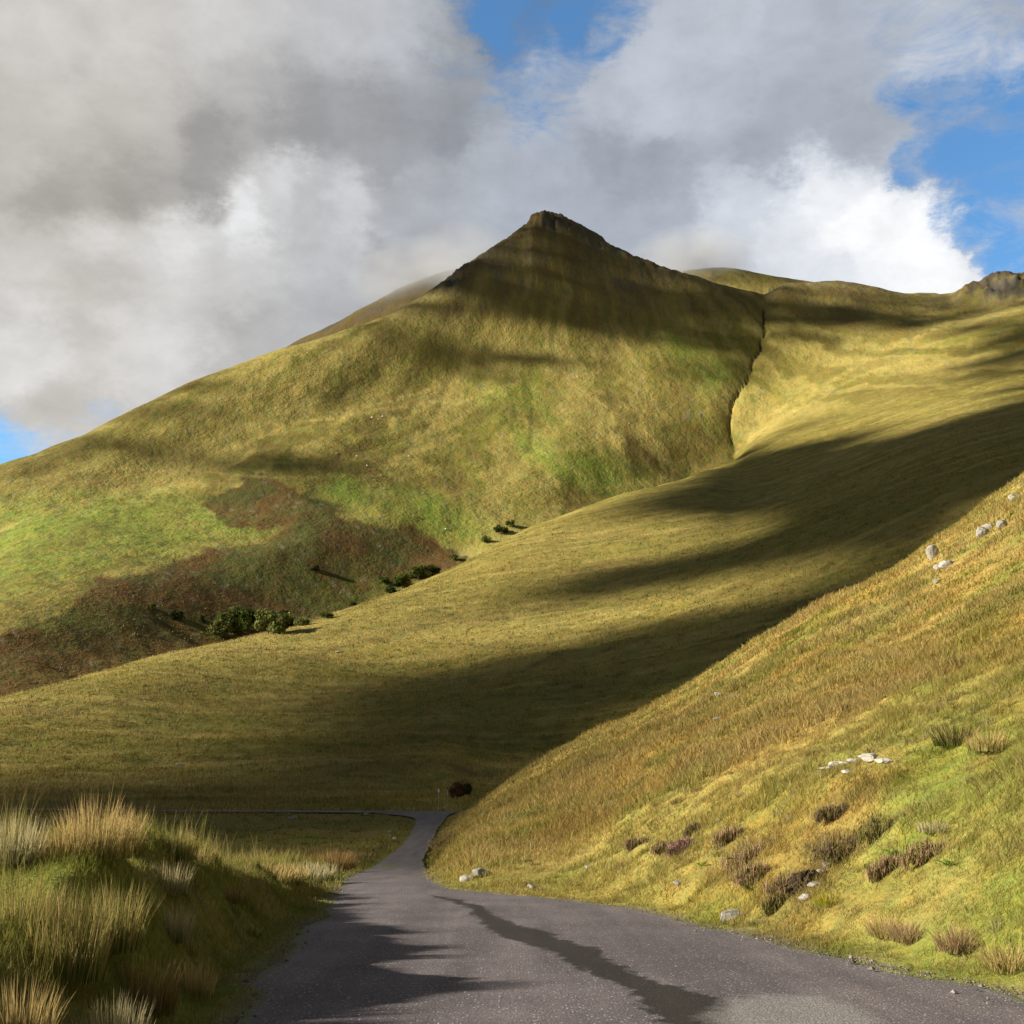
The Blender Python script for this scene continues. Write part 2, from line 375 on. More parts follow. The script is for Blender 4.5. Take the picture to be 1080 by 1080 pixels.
GC = ground_color(X.ravel(), Y.ravel(), ZG.ravel()).reshape(NA, NR, 3)
GC = GC * (1 - rav[..., None] * .0)
GC = lerp(GC, C(.045, .038, .026), sstep(rav, .1, .6) * np.clip(.75 + .8 * fbm(X / 10, Y / 10, 63, 3) - .3 * rt, 0, 1))
rockm = np.clip(crag * 1.4, 0, 1) * sstep(fbm(X / 14, Y / 14, 130, 3) + .45, 0, .4)
GC = lerp(GC, ROCK * .6, rockm)
high = sstep(ZG, 380, 560) * (RR < 1500)
GC = lerp(GC, lerp(BROWN * .75, ROCK * .8, np.clip(.45 + .8 * fbm(X / 25, Y / 25, 131, 4), 0, 1)), high * .6)
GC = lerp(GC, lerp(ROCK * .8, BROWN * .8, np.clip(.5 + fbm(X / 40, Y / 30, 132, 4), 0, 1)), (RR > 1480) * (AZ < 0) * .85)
GC = np.where(((RR > 1480) & (AZ < 0))[..., None], GC * .7, GC)  # far left ridge darkened in colour in place of cloud shade

# ------------------------------------------------------------------ mesh helpers
def build(name, co, faces, mat=None, cols=None, smooth=True, parent=None):
    """co (n,3); faces (m,3) or (m,4) int array"""
    me = bpy.data.meshes.new(name)
    co = np.asarray(co, np.float32); faces = np.asarray(faces, np.int32)
    me.vertices.add(len(co)); me.vertices.foreach_set('co', co.ravel())
    k = faces.shape[1]
    me.loops.add(faces.size); me.loops.foreach_set('vertex_index', faces.ravel())
    me.polygons.add(len(faces)); me.polygons.foreach_set('loop_start', np.arange(0, faces.size, k, dtype=np.int32))
    me.polygons.foreach_set('use_smooth', np.full(len(faces), smooth))
    if cols is not None:
        at = me.color_attributes.new('Col', 'FLOAT_COLOR', 'POINT')
        c4 = np.ones((len(co), 4), np.float32); c4[:, :3] = cols
        at.data.foreach_set('color', c4.ravel())
    me.update(calc_edges=True)
    if mat: me.materials.append(mat)
    ob = bpy.data.objects.new(name, me); COL.objects.link(ob)
    if parent: ob.parent = parent
    return ob

def tag(o, label=None, cat=None, group=None, kind=None):
    if label: o['label'] = label
    if cat: o['category'] = cat
    if group: o['group'] = group
    if kind: o['kind'] = kind
    return o

def empty(name, loc, rz=0):
    o = bpy.data.objects.new(name, None); o.location = loc; o.rotation_euler = (0, 0, rz); COL.objects.link(o)
    o.empty_display_size = .2
    return o

# ------------------------------------------------------------------ materials
def mat_new(name):
    m = bpy.data.materials.new(name); m.use_nodes = True
    nt = m.node_tree; nt.nodes.clear(); return m, nt
def N(nt, t, **kw):
    n = nt.nodes.new(t)
    for k_, v in kw.items():
        if k_.startswith('i_'):
            key = k_[2:].replace('_', ' ')
            n.inputs[key].default_value = v
        else: setattr(n, k_, v)
    return n
def lk(nt, a, b): nt.links.new(a, b)
def math_n(nt, op, a, b=None, c=None, clamp=False):
    n = nt.nodes.new('ShaderNodeMath'); n.operation = op; n.use_clamp = clamp
    for i, v in enumerate((a, b, c)):
        if v is None: continue
        if isinstance(v, (int, float)): n.inputs[i].default_value = v
        else: nt.links.new(v, n.inputs[i])
    return n.outputs[0]
def mixc(nt, fac, a, b, blend='MIX'):
    n = nt.nodes.new('ShaderNodeMix'); n.data_type = 'RGBA'; n.blend_type = blend
    for s, v in ((0, fac), (6, a), (7, b)):
        if isinstance(v, (int, float)): n.inputs[s].default_value = v
        elif isinstance(v, (tuple, list)): n.inputs[s].default_value = (*v[:3], 1)
        else: nt.links.new(v, n.inputs[s])
    return n.outputs[2]
def ramp(nt, fac, stops):
    n = nt.nodes.new('ShaderNodeValToRGB'); e = n.color_ramp.elements
    while len(e) < len(stops): e.new(.5)
    for el, (p, c) in zip(e, stops):
        el.position = p; el.color = (*c, 1) if len(c) == 3 else c
    nt.links.new(fac, n.inputs[0]); return n.outputs[0]

def terrain_mat(name, scales, bumpd, var=.5, spec=.1):
    m, nt = mat_new(name)
    out_ = N(nt, 'ShaderNodeOutputMaterial'); bs = N(nt, 'ShaderNodeBsdfPrincipled')
    bs.inputs['Roughness'].default_value = .95; bs.inputs['Specular IOR Level'].default_value = spec
    tc = N(nt, 'ShaderNodeTexCoord')
    at = N(nt, 'ShaderNodeAttribute', attribute_name='Col')
    col = at.outputs['Color']; hsum = None
    for i, (s, a, b) in enumerate(scales):
        mp = N(nt, 'ShaderNodeMapping'); mp.inputs['Scale'].default_value = (1, 1, .35); lk(nt, tc.outputs['Object'], mp.inputs[0])
        no = N(nt, 'ShaderNodeTexNoise'); no.inputs['Scale'].default_value = 1 / s; no.inputs['Detail'].default_value = 5; no.inputs['Roughness'].default_value = .68
        lk(nt, mp.outputs[0], no.inputs['Vector'])
        f = math_n(nt, 'MULTIPLY_ADD', no.outputs['Fac'], a * 2, 1 - a)
        mul = N(nt, 'ShaderNodeVectorMath', operation='SCALE'); lk(nt, col, mul.inputs[0]); lk(nt, f, mul.inputs['Scale'])
        col = mul.outputs[0]
        h = math_n(nt, 'MULTIPLY', no.outputs['Fac'], b)
        hsum = h if hsum is None else math_n(nt, 'ADD', hsum, h)
    # hue drift
    no = N(nt, 'ShaderNodeTexNoise'); no.inputs['Scale'].default_value = 1 / (scales[0][0] * 2.7); no.inputs['Detail'].default_value = 6
    lk(nt, tc.outputs['Object'], no.inputs['Vector'])
    f = ramp(nt, no.outputs['Fac'], [(.38, (0, 0, 0)), (.62, (1, 1, 1))])
    warm = mixc(nt, 1.0, col, (1.12, 1.0, .9), 'MULTIPLY'); cool = mixc(nt, 1.0, col, (.92, 1.01, .95), 'MULTIPLY')
    col = mixc(nt, f, warm, cool)
    lk(nt, col, bs.inputs['Base Color'])
    bp = N(nt, 'ShaderNodeBump'); bp.inputs['Strength'].default_value = 1; bp.inputs['Distance'].default_value = bumpd
    lk(nt, hsum, bp.inputs['Height']); lk(nt, bp.outputs[0], bs.inputs['Normal'])
    lk(nt, bs.outputs[0], out_.inputs[0]); return m

M_near = terrain_mat('near_ground', [(.12, .45, .25), (.6, .35, 1.0), (3, .2, 0)], .12)
M_mid = terrain_mat('hillside_grass', [(.9, .45, .5), (4, .28, 1.0), (14, .2, .6)], 1.2)
M_far = terrain_mat('mountain_grass', [(2.6, .34, .25), (11, .22, .6), (40, .2, 1.2)], 2.6)

def blade_mat(name, trans=.35):
    m, nt = mat_new(name)
    out_ = N(nt, 'ShaderNodeOutputMaterial'); at = N(nt, 'ShaderNodeAttribute', attribute_name='Col')
    bs = N(nt, 'ShaderNodeBsdfDiffuse'); tr = N(nt, 'ShaderNodeBsdfTranslucent'); mx = N(nt, 'ShaderNodeMixShader')
    lk(nt, at.outputs[0], bs.inputs[0]); lk(nt, at.outputs[0], tr.inputs[0]); mx.inputs[0].default_value = trans
    lk(nt, bs.outputs[0], mx.inputs[1]); lk(nt, tr.outputs[0], mx.inputs[2]); lk(nt, mx.outputs[0], out_.inputs[0])
    return m
M_blade = blade_mat('grass_blades', .42); M_leaf = blade_mat('leaves', .25)

def plain(name, c1, c2, scale, rough=.9, bump=.02, spec=.2):
    m, nt = mat_new(name)
    out_ = N(nt, 'ShaderNodeOutputMaterial'); bs = N(nt, 'ShaderNodeBsdfPrincipled'); tc = N(nt, 'ShaderNodeTexCoord')
    no = N(nt, 'ShaderNodeTexNoise'); no.inputs['Scale'].default_value = scale; no.inputs['Detail'].default_value = 8; no.inputs['Roughness'].default_value = .7
    lk(nt, tc.outputs['Object'], no.inputs['Vector'])
    col = ramp(nt, no.outputs['Fac'], [(.35, c1), (.65, c2)])
    bs.inputs['Roughness'].default_value = rough; bs.inputs['Specular IOR Level'].default_value = spec
    bp = N(nt, 'ShaderNodeBump'); bp.inputs['Distance'].default_value = bump; lk(nt, no.outputs['Fac'], bp.inputs['Height'])
    lk(nt, bp.outputs[0], bs.inputs['Normal']); lk(nt, col, bs.inputs['Base Color']); lk(nt, bs.outputs[0], out_.inputs[0]); return m
M_rock = plain('pale_rock', (.20, .18, .15), (.42, .39, .34), 5, .9, .05)
M_rock2 = plain('bleached_rock', (.34, .31, .26), (.58, .54, .46), 5, .9, .05)
M_bark = plain('bark', (.05, .04, .03), (.10, .08, .06), 8)
M_steel = plain('galvanised_steel', (.25, .26, .27), (.36, .37, .38), 12, .5, .001, .5)
M_white = plain('white_sign_face', (.70, .70, .68), (.80, .80, .78), 3, .5, .0, .5)
M_wood = plain('weathered_post', (.13, .11, .09), (.25, .22, .19), 9)
M_wool = plain('wool', (.55, .52, .45), (.75, .72, .64), 14, 1, .03)
M_face = plain('sheep_face', (.05, .045, .04), (.12, .11, .10), 14)

# ------------------------------------------------------------------ terrain objects
co_all = np.stack([X, Y, ZG], -1)
jV = np.searchsorted(rs, 158.0)
# the split follows the gully floor behind the middle hillside
jG = np.array([np.searchsorted(rs, R0[7, i]) for i in range(NA)])
jF = np.array([np.searchsorted(rs, R0[11, i]) for i in range(NA)])
I_, J_ = np.meshgrid(np.arange(NA - 1), np.arange(NR - 1), indexing='ij')
def terrain_part(name, mask, mat):
    ii = I_[mask]; jj = J_[mask]
    q = np.stack([ii * NR + jj, (ii + 1) * NR + jj, (ii + 1) * NR + jj + 1, ii * NR + jj + 1], -1)[:, ::-1]
    used, inv = np.unique(q, return_inverse=True)
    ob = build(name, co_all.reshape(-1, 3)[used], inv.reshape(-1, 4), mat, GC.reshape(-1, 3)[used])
    ob['kind'] = 'structure'; return ob
g_ = jG[:-1][:, None] * np.ones((1, NR - 1), int); f_ = jF[:-1][:, None] * np.ones((1, NR - 1), int)
terrain_part('ground', J_ < jV, M_near)
terrain_part('hillside', (J_ >= jV) & (J_ < g_), M_mid)
terrain_part('mountain', (J_ >= g_) & (J_ < f_) & (J_ >= jV), M_far)
terrain_part('distant_hills', (J_ >= f_) & (J_ >= jV), M_far)

# ------------------------------------------------------------------ road
m, nt = mat_new('asphalt'); M_road = m
out_ = N(nt, 'ShaderNodeOutputMaterial'); bs = N(nt, 'ShaderNodeBsdfPrincipled'); tc = N(nt, 'ShaderNodeTexCoord')
P_ = tc.outputs['Object']
n1 = N(nt, 'ShaderNodeTexNoise'); n1.inputs['Scale'].default_value = 55; n1.inputs['Detail'].default_value = 4; lk(nt, P_, n1.inputs['Vector'])
n2 = N(nt, 'ShaderNodeTexNoise'); n2.inputs['Scale'].default_value = .7; n2.inputs['Detail'].default_value = 6; lk(nt, P_, n2.inputs['Vector'])
col = ramp(nt, n1.outputs['Fac'], [(.3, (.042, .036, .038)), (.5, (.122, .106, .110)), (.72, (.22, .195, .195))])
col = mixc(nt, 1.0, col, ramp(nt, n2.outputs['Fac'], [(.3, (.78, .76, .78)), (.7, (1.15, 1.12, 1.1))]), 'MULTIPLY')
mpt = N(nt, 'ShaderNodeMapping'); mpt.inputs['Scale'].default_value = (1.5, .10, 1); lk(nt, P_, mpt.inputs[0])
n5 = N(nt, 'ShaderNodeTexNoise'); n5.inputs['Scale'].default_value = 1.0; n5.inputs['Detail'].default_value = 7; n5.inputs['Roughness'].default_value = .6; lk(nt, mpt.outputs[0], n5.inputs['Vector'])
col = mixc(nt, 1.0, col, ramp(nt, n5.outputs['Fac'], [(.35, (.78, .76, .78)), (.65, (1.22, 1.2, 1.17))]), 'MULTIPLY')
vo = N(nt, 'ShaderNodeTexVoronoi'); vo.inputs['Scale'].default_value = 26; lk(nt, P_, vo.inputs['Vector'])
chip = math_n(nt, 'LESS_THAN', vo.outputs['Distance'], .27)
sel = math_n(nt, 'GREATER_THAN', N(nt, 'ShaderNodeSeparateColor').outputs[0], .8)
sepn = sel.node.inputs[0].links[0].from_node; lk(nt, vo.outputs['Color'], sepn.inputs[0])
chip = math_n(nt, 'MULTIPLY', chip, sel)
col = mixc(nt, chip, col, (.50, .47, .43))
at = N(nt, 'ShaderNodeAttribute', attribute_name='Col'); sep = N(nt, 'ShaderNodeSeparateColor'); lk(nt, at.outputs['Color'], sep.inputs[0])
n3 = N(nt, 'ShaderNodeTexNoise'); n3.inputs['Scale'].default_value = 5.5; n3.inputs['Detail'].default_value = 6; n3.inputs['Roughness'].default_value = .65; lk(nt, P_, n3.inputs['Vector'])
def thresh(ch, amp, w):
    s = math_n(nt, 'MULTIPLY_ADD', n3.outputs['Fac'], amp, sep.outputs[ch])
    s = math_n(nt, 'SUBTRACT', s, .5 + amp * .5)
    return math_n(nt, 'MULTIPLY_ADD', s, w, .5, True)
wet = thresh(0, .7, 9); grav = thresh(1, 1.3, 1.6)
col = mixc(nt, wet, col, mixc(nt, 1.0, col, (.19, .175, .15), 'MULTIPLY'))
gcol = ramp(nt, n1.outputs['Fac'], [(.3, (.11, .10, .09)), (.5, (.30, .28, .26)), (.7, (.52, .49, .45))])
col = mixc(nt, math_n(nt, 'MULTIPLY', grav, .55), col, gcol)
moss = thresh(2, .8, 5)
col = mixc(nt, moss, col, (.10, .13, .02))
lk(nt, col, bs.inputs['Base Color'])
ro = math_n(nt, 'MULTIPLY_ADD', wet, -.26, .86); lk(nt, ro, bs.inputs['Roughness'])
bs.inputs['Specular IOR Level'].default_value = .35
bp = N(nt, 'ShaderNodeBump'); bp.inputs['Distance'].default_value = .012; lk(nt, n1.outputs['Fac'], bp.inputs['Height']); lk(nt, bp.outputs[0], bs.inputs['Normal'])
lk(nt, bs.outputs[0], out_.inputs[0])

def ground_xy(px, py):       # pixel -> road plane
    x, y, z = hit(px, py); return x, y
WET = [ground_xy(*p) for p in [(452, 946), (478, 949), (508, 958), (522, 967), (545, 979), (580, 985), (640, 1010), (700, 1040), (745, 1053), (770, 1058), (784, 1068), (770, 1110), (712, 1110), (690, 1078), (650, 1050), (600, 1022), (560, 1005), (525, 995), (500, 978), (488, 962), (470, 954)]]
GRAV = [ground_xy(*p) for p in [(770, 1062), (800, 1055), (860, 1056), (905, 1070), (920, 1079), (930, 1100), (760, 1100), (745, 1082)]]
ys = np.concatenate([np.linspace(-60, 0, 30)[:-1], np.linspace(0, 6, 30)[:-1], np.geomspace(6, 149.9, 420)])
ns = 130
xl, xr = road_edges(ys)
s = np.linspace(0, 1, ns)
RX = xl[:, None] * (1 - s) + xr[:, None] * s; RY = ys[:, None] * np.ones((1, ns))
crown = .05 * (1 - (2 * s - 1) ** 2)[None] * np.clip(1.0 - ys[:, None] * 0, 0, 1)
RZ = roadz(RY) + .004 + crown * .8 + .012 * fbm(RX / .9, RY / 2, 140, 3)
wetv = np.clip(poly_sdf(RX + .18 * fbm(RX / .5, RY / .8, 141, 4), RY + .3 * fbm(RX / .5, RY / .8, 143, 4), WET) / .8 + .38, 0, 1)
grv = np.clip(poly_sdf(RX, RY, GRAV) / .45 + .5, 0, 1)
edge = np.minimum(RX - xl[:, None], xr[:, None] - RX)
grv = np.minimum(grv, .85)
grv = np.maximum(grv, np.clip(.62 - edge / .5, 0, 1) * (RX > xl[:, None] * .3 + xr[:, None] * .7))
gx, gy = ground_xy(411, 917)
mossv = np.exp(-((RX - gx) / .35) ** 2 - ((RY - gy) / 5.0) ** 2) * (RY < gy + 8) * 1.0
mossv = np.maximum(mossv, .62 * np.clip(1 - edge / .3, 0, 1))
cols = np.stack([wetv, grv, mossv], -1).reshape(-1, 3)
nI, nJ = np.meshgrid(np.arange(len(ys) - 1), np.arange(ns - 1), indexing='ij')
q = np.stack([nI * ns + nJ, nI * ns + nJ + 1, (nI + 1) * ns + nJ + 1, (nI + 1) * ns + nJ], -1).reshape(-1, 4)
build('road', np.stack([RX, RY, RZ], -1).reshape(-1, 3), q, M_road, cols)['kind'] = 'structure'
# the road across the valley foot
sx = np.linspace(-7.5, -260, 160); n_ = 7
sw = np.linspace(0, 1, n_)
SX = sx[:, None] * np.ones((1, n_)); SY = SIDE_Y0 + side_bend(SX) + (SIDE_Y1 - 1.3 * sstep(-SX, 18, 45) - SIDE_Y0) * sw + (1 - 2 * sw) * .25 * fbm(SX / 4, SX * 0, 142, 3)
SZ = side_z(SX) + .02 + .03 * (1 - (2 * sw - 1) ** 2)
nI, nJ = np.meshgrid(np.arange(len(sx) - 1), np.arange(n_ - 1), indexing='ij')
q = np.stack([nI * n_ + nJ, (nI + 1) * n_ + nJ, (nI + 1) * n_ + nJ + 1, nI * n_ + nJ + 1], -1).reshape(-1, 4)
ob = build('side_road', np.stack([SX, SY, SZ], -1).reshape(-1, 3), q[:, ::-1], M_road, np.zeros((SX.size, 3))); ob['kind'] = 'structure'

# ------------------------------------------------------------------ grass
def blades(base, h, w, lean, phi, col, tipcol, segs=3, nrm=None, curve=1.0):
    n = len(base); d = np.stack([np.cos(phi), np.sin(phi), 0 * phi], -1)
    tw = rng.uniform(0, math.pi, n); side = np.stack([np.cos(tw), np.sin(tw), 0 * tw], -1)
    up = np.array([0, 0, 1.0])
    vs = []; cs = []
    ts = np.linspace(0, 1, segs + 1)
    for i, t in enumerate(ts):
        c = base + up * (h * (t - .28 * lean * t * t))[:, None] + d * (h * lean * (t * .35 + .65 * t ** 2 * curve))[:, None]
        colr = col * (1 - t) + tipcol * t
        if i < segs:
            ww = (w * .5 * (1 - t) ** .6)[:, None]
            vs += [c - side * ww, c + side * ww]; cs += [colr, colr]
        else: vs.append(c); cs.append(colr)
    V = np.stack(vs, 1); CC = np.stack(cs, 1); m_ = V.shape[1]
    f = []
    for i in range(segs - 1):
        a = 2 * i; f += [(a, a + 1, a + 3), (a, a + 3, a + 2)]
    a = 2 * (segs - 1); f.append((a, a + 1, a + 2))
    f = np.array(f); Fc = (np.arange(n)[:, None, None] * m_ + f[None]).reshape(-1, 3)
    return V.reshape(-1, 3), Fc, CC.reshape(-1, 3)

def merge(parts):
    vs = []; fs = []; cs = []; o = 0
    for v, f, c in parts:
        vs.append(v); fs.append(f + o); cs.append(c); o += len(v)
    return np.concatenate(vs), np.concatenate(fs), np.concatenate(cs)

def sample_polar(n, r0, r1, a0, a1, power=1.0):
    a = rng.uniform(math.radians(a0), math.radians(a1), n)
    r = np.exp(rng.uniform(math.log(r0), math.log(r1), n))
    return r * np.sin(a), r * np.cos(a), r

TURF = C(.10, .15, .02); DRY = C(.42, .32, .13); DRYTIP = C(.46, .34, .15)
def field(n, r0, r1, a0, a1, hmin, hmax, wk, keep=None, dryamt=.3, dryscale=2.5, segs=2, seed=0, zoff=-.01, lean0=.15, lean1=.7, hscale=None, clump=0.0, minout=-.14):
    x, y, r = sample_polar(n, r0, r1, a0, a1)
    if clump > 0:
        nc = n // 22
        ci = rng.integers(0, nc, n); sel = rng.random(n) < .6
        cr = rng.lognormal(-.3, .55, nc)[ci] * clump * .5
        nx = x[ci] + rng.normal(size=n) * cr; ny = y[ci] + rng.normal(size=n) * cr
        x = np.where(sel, nx, x); y = np.where(sel, ny, y); r = np.hypot(x, y)
    o = road_out(x, y)
    m = o > minout + .12 * rng.random(n)
    if keep is not None: m &= keep(x, y, r)
    x, y, r, o = x[m], y[m], r[m], o[m]; n = len(x)
    z = H(x, y)
    c = ground_color(x, y, z)
    dn = fbm(x / dryscale, y / dryscale, 200 + seed, 4)
    dr = np.clip(dryamt + .9 * dn, 0, 1)
    isdry = rng.random(n) < dr
    hs = rng.uniform(hmin, hmax, n) * (.55 + .9 * np.clip(.5 + fbm(x / 1.7, y / 1.7, 210 + seed, 3), 0, 1))
    hs *= np.clip(.25 + o / 1.4, .25, 1)
    hs = np.where(isdry, hs * 1.25, hs)
    if hscale is not None: hs *= hscale(x, y, r)
    w = r * wk * rng.uniform(.6, 1.3, n)
    w = np.minimum(w, hs * .5)
    v = rng.uniform(.7, 1.3, (n, 1)); hue = rng.uniform(-.12, .12, (n, 1))
    c = c * 1.18 * v * np.concatenate([1 + hue, 1 - hue * .3, 1 + 0 * hue], 1)
    c = np.where(isdry[:, None], lerp(c, DRY * v * .85, rng.uniform(.25, .75, n)), c)
    tip = lerp(c, DRYTIP * v * .8, np.where(isdry, .55, .12))
    lean = rng.uniform(lean0, lean1, n)
    wind = math.radians(200)
    phi = rng.uniform(0, 2 * math.pi, n) * .9 + wind + 2.5 * dn
    return blades(np.stack([x, y, z + zoff], -1), hs, w, lean, phi, c, tip, segs)

def tussocks(nc, per, r0, r1, a0, a1, rad, h0, h1, keep, pal, seed):
    x, y, r = sample_polar(nc, r0, r1, a0, a1)
    m = (road_out(x, y) > .35) & keep(x, y, r) & (fbm(x / (3 * rad / .2), y / (3 * rad / .2), seed, 3) > -.12)
    x, y, r = x[m], y[m], r[m]; nc = len(x)
    R_ = rad * rng.lognormal(0, .35, nc); hh = rng.uniform(h0, h1, nc); pi = rng.integers(0, len(pal), nc)
    i = np.repeat(np.arange(nc), per); n = len(i)
    a = rng.uniform(0, 2 * math.pi, n); q_ = np.sqrt(rng.random(n)) * R_[i]
    bx, by = x[i] + q_ * np.cos(a), y[i] + q_ * np.sin(a)
    base = np.array([p[0] for p in pal])[pi][i]; tip = np.array([p[1] for p in pal])[pi][i]
    v = rng.uniform(.65, 1.3, (n, 1)); g = ground_color(bx, by, H(bx, by)) * 1.1
    base = base * v * .6 + g * .4; tip = tip * v * .7 + g * .3
    le = rng.uniform(.1, .95, n) * (.4 + .8 * q_ / R_[i])
    return blades(np.stack([bx, by, H(bx, by) - .02], -1), hh[i] * rng.uniform(.45, 1.1, n) * (1 - .3 * q_ / R_[i]), np.maximum(r[i] * .00055, .003) * rng.uniform(.6, 1.4, n), le, a + rng.normal(0, .7, n), base, tip, 3)
T_STRAW = ((.30, .24, .08), (.52, .39, .17)); T_GREEN = ((.09, .12, .022), (.22, .21, .06)); T_BROWN = ((.14, .085, .045), (.26, .17, .09)); T_DARK = ((.06, .07, .018), (.13, .12, .04)); T_PALE = ((.32, .29, .14), (.50, .43, .25))
LEFT = lambda x, y, r: (np.arctan2(x, y) < -.06) & (x < road_edges(y)[0])
RIGHT = lambda x, y, r: (x > road_edges(y)[0])
parts = [field(230000, 4.5, 34, -34, -2, .06, .20, .00055, LEFT, .12, 1.2, 3, 1, clump=.28),
         field(70000, 5, 40, -34, -2, .20, .50, .00045, lambda x, y, r: LEFT(x, y, r) & (road_edges(y)[0] - x > 1.1) & (fbm(x / .8, y / .8, 331, 3) > .05), .6, 1.0, 4, 6, clump=.3, lean0=.05, lean1=.35),
         field(60000, 30, 150, -32, -2, .10, .35, .0008, LEFT, .25, 4, 2, 2, clump=1.0),
         tussocks(700, 46, 5, 32, -34, -4, .11, .16, .38, lambda x, y, r: LEFT(x, y, r) & (road_edges(y)[0] - x > .7), [T_STRAW, T_GREEN, T_PALE, T_DARK, T_GREEN], 401)]
v, f, c = merge(parts)
tag(build('grass', v, f, M_blade, c, False), 'rough green and straw grass on the left bank and the valley floor below it', 'grass', kind='stuff')
parts = [field(430000, 8, 50, -3.5, 34, .05, .16, .00055, RIGHT, .14, 1.0, 3, 3, clump=.4, lean0=.25, lean1=1.1, hscale=lambda x, y, r: .6 + 1.3 * np.clip(.5 + 1.4 * fbm(x / .8, y / .8, 344, 3), 0, 1)),
         field(260000, 35, 135, -5, 32, .10, .34, .0009, RIGHT, .22, 5, 2, 4, clump=1.3, lean0=.2, lean1=1.0, hscale=lambda x, y, r: .5 + 1.2 * np.clip(.5 + 1.2 * fbm(x / 3, y / 3, 345, 3), 0, 1))]
parts += [tussocks(1900, 44, 10.5, 42, -2, 34, .13, .10, .26, RIGHT, [T_STRAW, T_GREEN, T_BROWN, T_DARK, T_GREEN, T_STRAW, T_PALE], 402),
          tussocks(1500, 26, 38, 130, -4, 32, .38, .22, .55, RIGHT, [T_STRAW, T_GREEN, T_STRAW, T_BROWN, T_PALE], 403)]
v, f, c = merge(parts)
tag(build('grass', v, f, M_blade, c, False), 'sunlit green and golden grass covering the near hill right of the road', 'grass', kind='stuff')
parts = [field(240000, 150, 620, -31, 29, .3, .75, .0009, lambda x, y, r: np.arctan2(x, y) < 2, .15, 14, 2, 5, clump=3.5, zoff=-.05)]
v, f, c = merge(parts)
tag(build('grass', v, f, M_blade, c, False), 'tussocky olive grass over the wide hillside beyond the road junction', 'grass', kind='stuff')

# ------------------------------------------------------------------ rush clumps
def clump_mesh(n, rad, h, w, base, tip, lean=(.05, .55), mix=.4, alt=None):
    a = rng.uniform(0, 2 * math.pi, n); rr = rad * np.sqrt(rng.random(n))
    b = np.stack([rr * np.cos(a), rr * np.sin(a), -.03 + 0 * a], -1)
    hh = h * rng.uniform(.45, 1.1, n) * (1 - .25 * rr / rad)
    le = rng.uniform(*lean, n) * (.4 + .8 * rr / rad)
    v = rng.uniform(.7, 1.25, (n, 1))
    cb = np.array(base) * v; ct = np.array(tip) * v
    if alt is not None:
        s_ = rng.random(n) < mix
        cb = np.where(s_[:, None], np.array(alt[0]) * v, cb); ct = np.where(s_[:, None], np.array(alt[1]) * v, ct)
    return blades(b, hh, w * rng.uniform(.7, 1.3, n), le, a + rng.normal(0, .5, n) + 0.0, cb, ct, 4)

GR = (.10, .14, .025); GT = (.30, .27, .08); DB = (.36, .31, .11); DT = (.62, .44, .19); PB = (.36, .34, .18); PT = (.62, .52, .30)
RB = (.20, .13, .05); RT = (.33, .19, .08)
clumps = [  # px, py, blades, radius, height, kind, label
 (100, 902, 420, .34, .62, 'dry', 'tallest golden rush clump on the crest of the left bank'),
 (132, 898, 260, .22, .55, 'dry', 'narrow golden rush clump touching the tallest one on the bank crest'),
 (66, 905, 240, .28, .36, 'dry', 'short straw rush clump at the left foot of the tallest clump'),
 (12, 905, 300, .32, .46, 'pale', 'pale rush clump on the bank crest cut by the left picture edge'),
 (70, 1030, 420, .30, .74, 'green', 'big green rush clump with straw tips low on the left bank'),
 (118, 1000, 330, .25, .62, 'green', 'green and brown rush clump just behind the big green one'),
 (28, 985, 260, .26, .5, 'green', 'green rush clump at the left edge above the big green one'),
 (186, 990, 200, .16, .42, 'pale', 'pale bleached grass fan standing alone on the shaded bank face'),
 (178, 940, 260, .24, .40, 'pale', 'pale grass clump halfway up the bank right of the golden crest clumps'),
 (188, 905, 220, .22, .42, 'green', 'thin green rush clump on the bank crest right of the golden pair'),
 (212, 908, 200, .22, .30, 'dry', 'low straw rush clump at the right end of the bank crest'),
 (158, 1065, 260, .22, .50, 'rust', 'leaning russet stem clump near the bottom of the left bank'),
 (205, 1050, 220, .18, .36, 'dry', 'straw clump at the foot of the bank nearest the tarmac'),
 (20, 1105, 260, .22, .48, 'dry', 'straw stem clump in the bottom left corner'),
 (120, 1110, 260, .24, .42, 'pale', 'pale clump at the bottom edge below the big green clump'),
 (240, 950, 200, .26, .30, 'rust', 'dull brown clump on the shaded bank face near the road'),
 (262, 985, 120, .2, .2, 'green', 'small dark green clump in bank shadow beside the verge'),
]
def kind_cols(k):
    return {'dry': (DB, DT, (GR, DT), .25), 'pale': (PB, PT, (GR, PT), .3), 'green': (GR, GT, (DB, DT), .4), 'rust': (RB, RT, (GR, DT), .35)}[k]
for px, py, n, rad, h, kd, lab in clumps:
    x, y, z = hit(px, py)
    b, t, alt, mx = kind_cols(kd)
    v, f, c = clump_mesh(int(n * 1.5), rad, h * 1.15, .0045 + .0002 * math.hypot(x, y), b, t, mix=mx, alt=alt, lean=(.02, .34))
    ob = build('rush_clump', v, f, M_blade, c, False); ob.location = (x, y, z)
    tag(ob, lab, 'rush clump', 'rush clumps on the left bank')
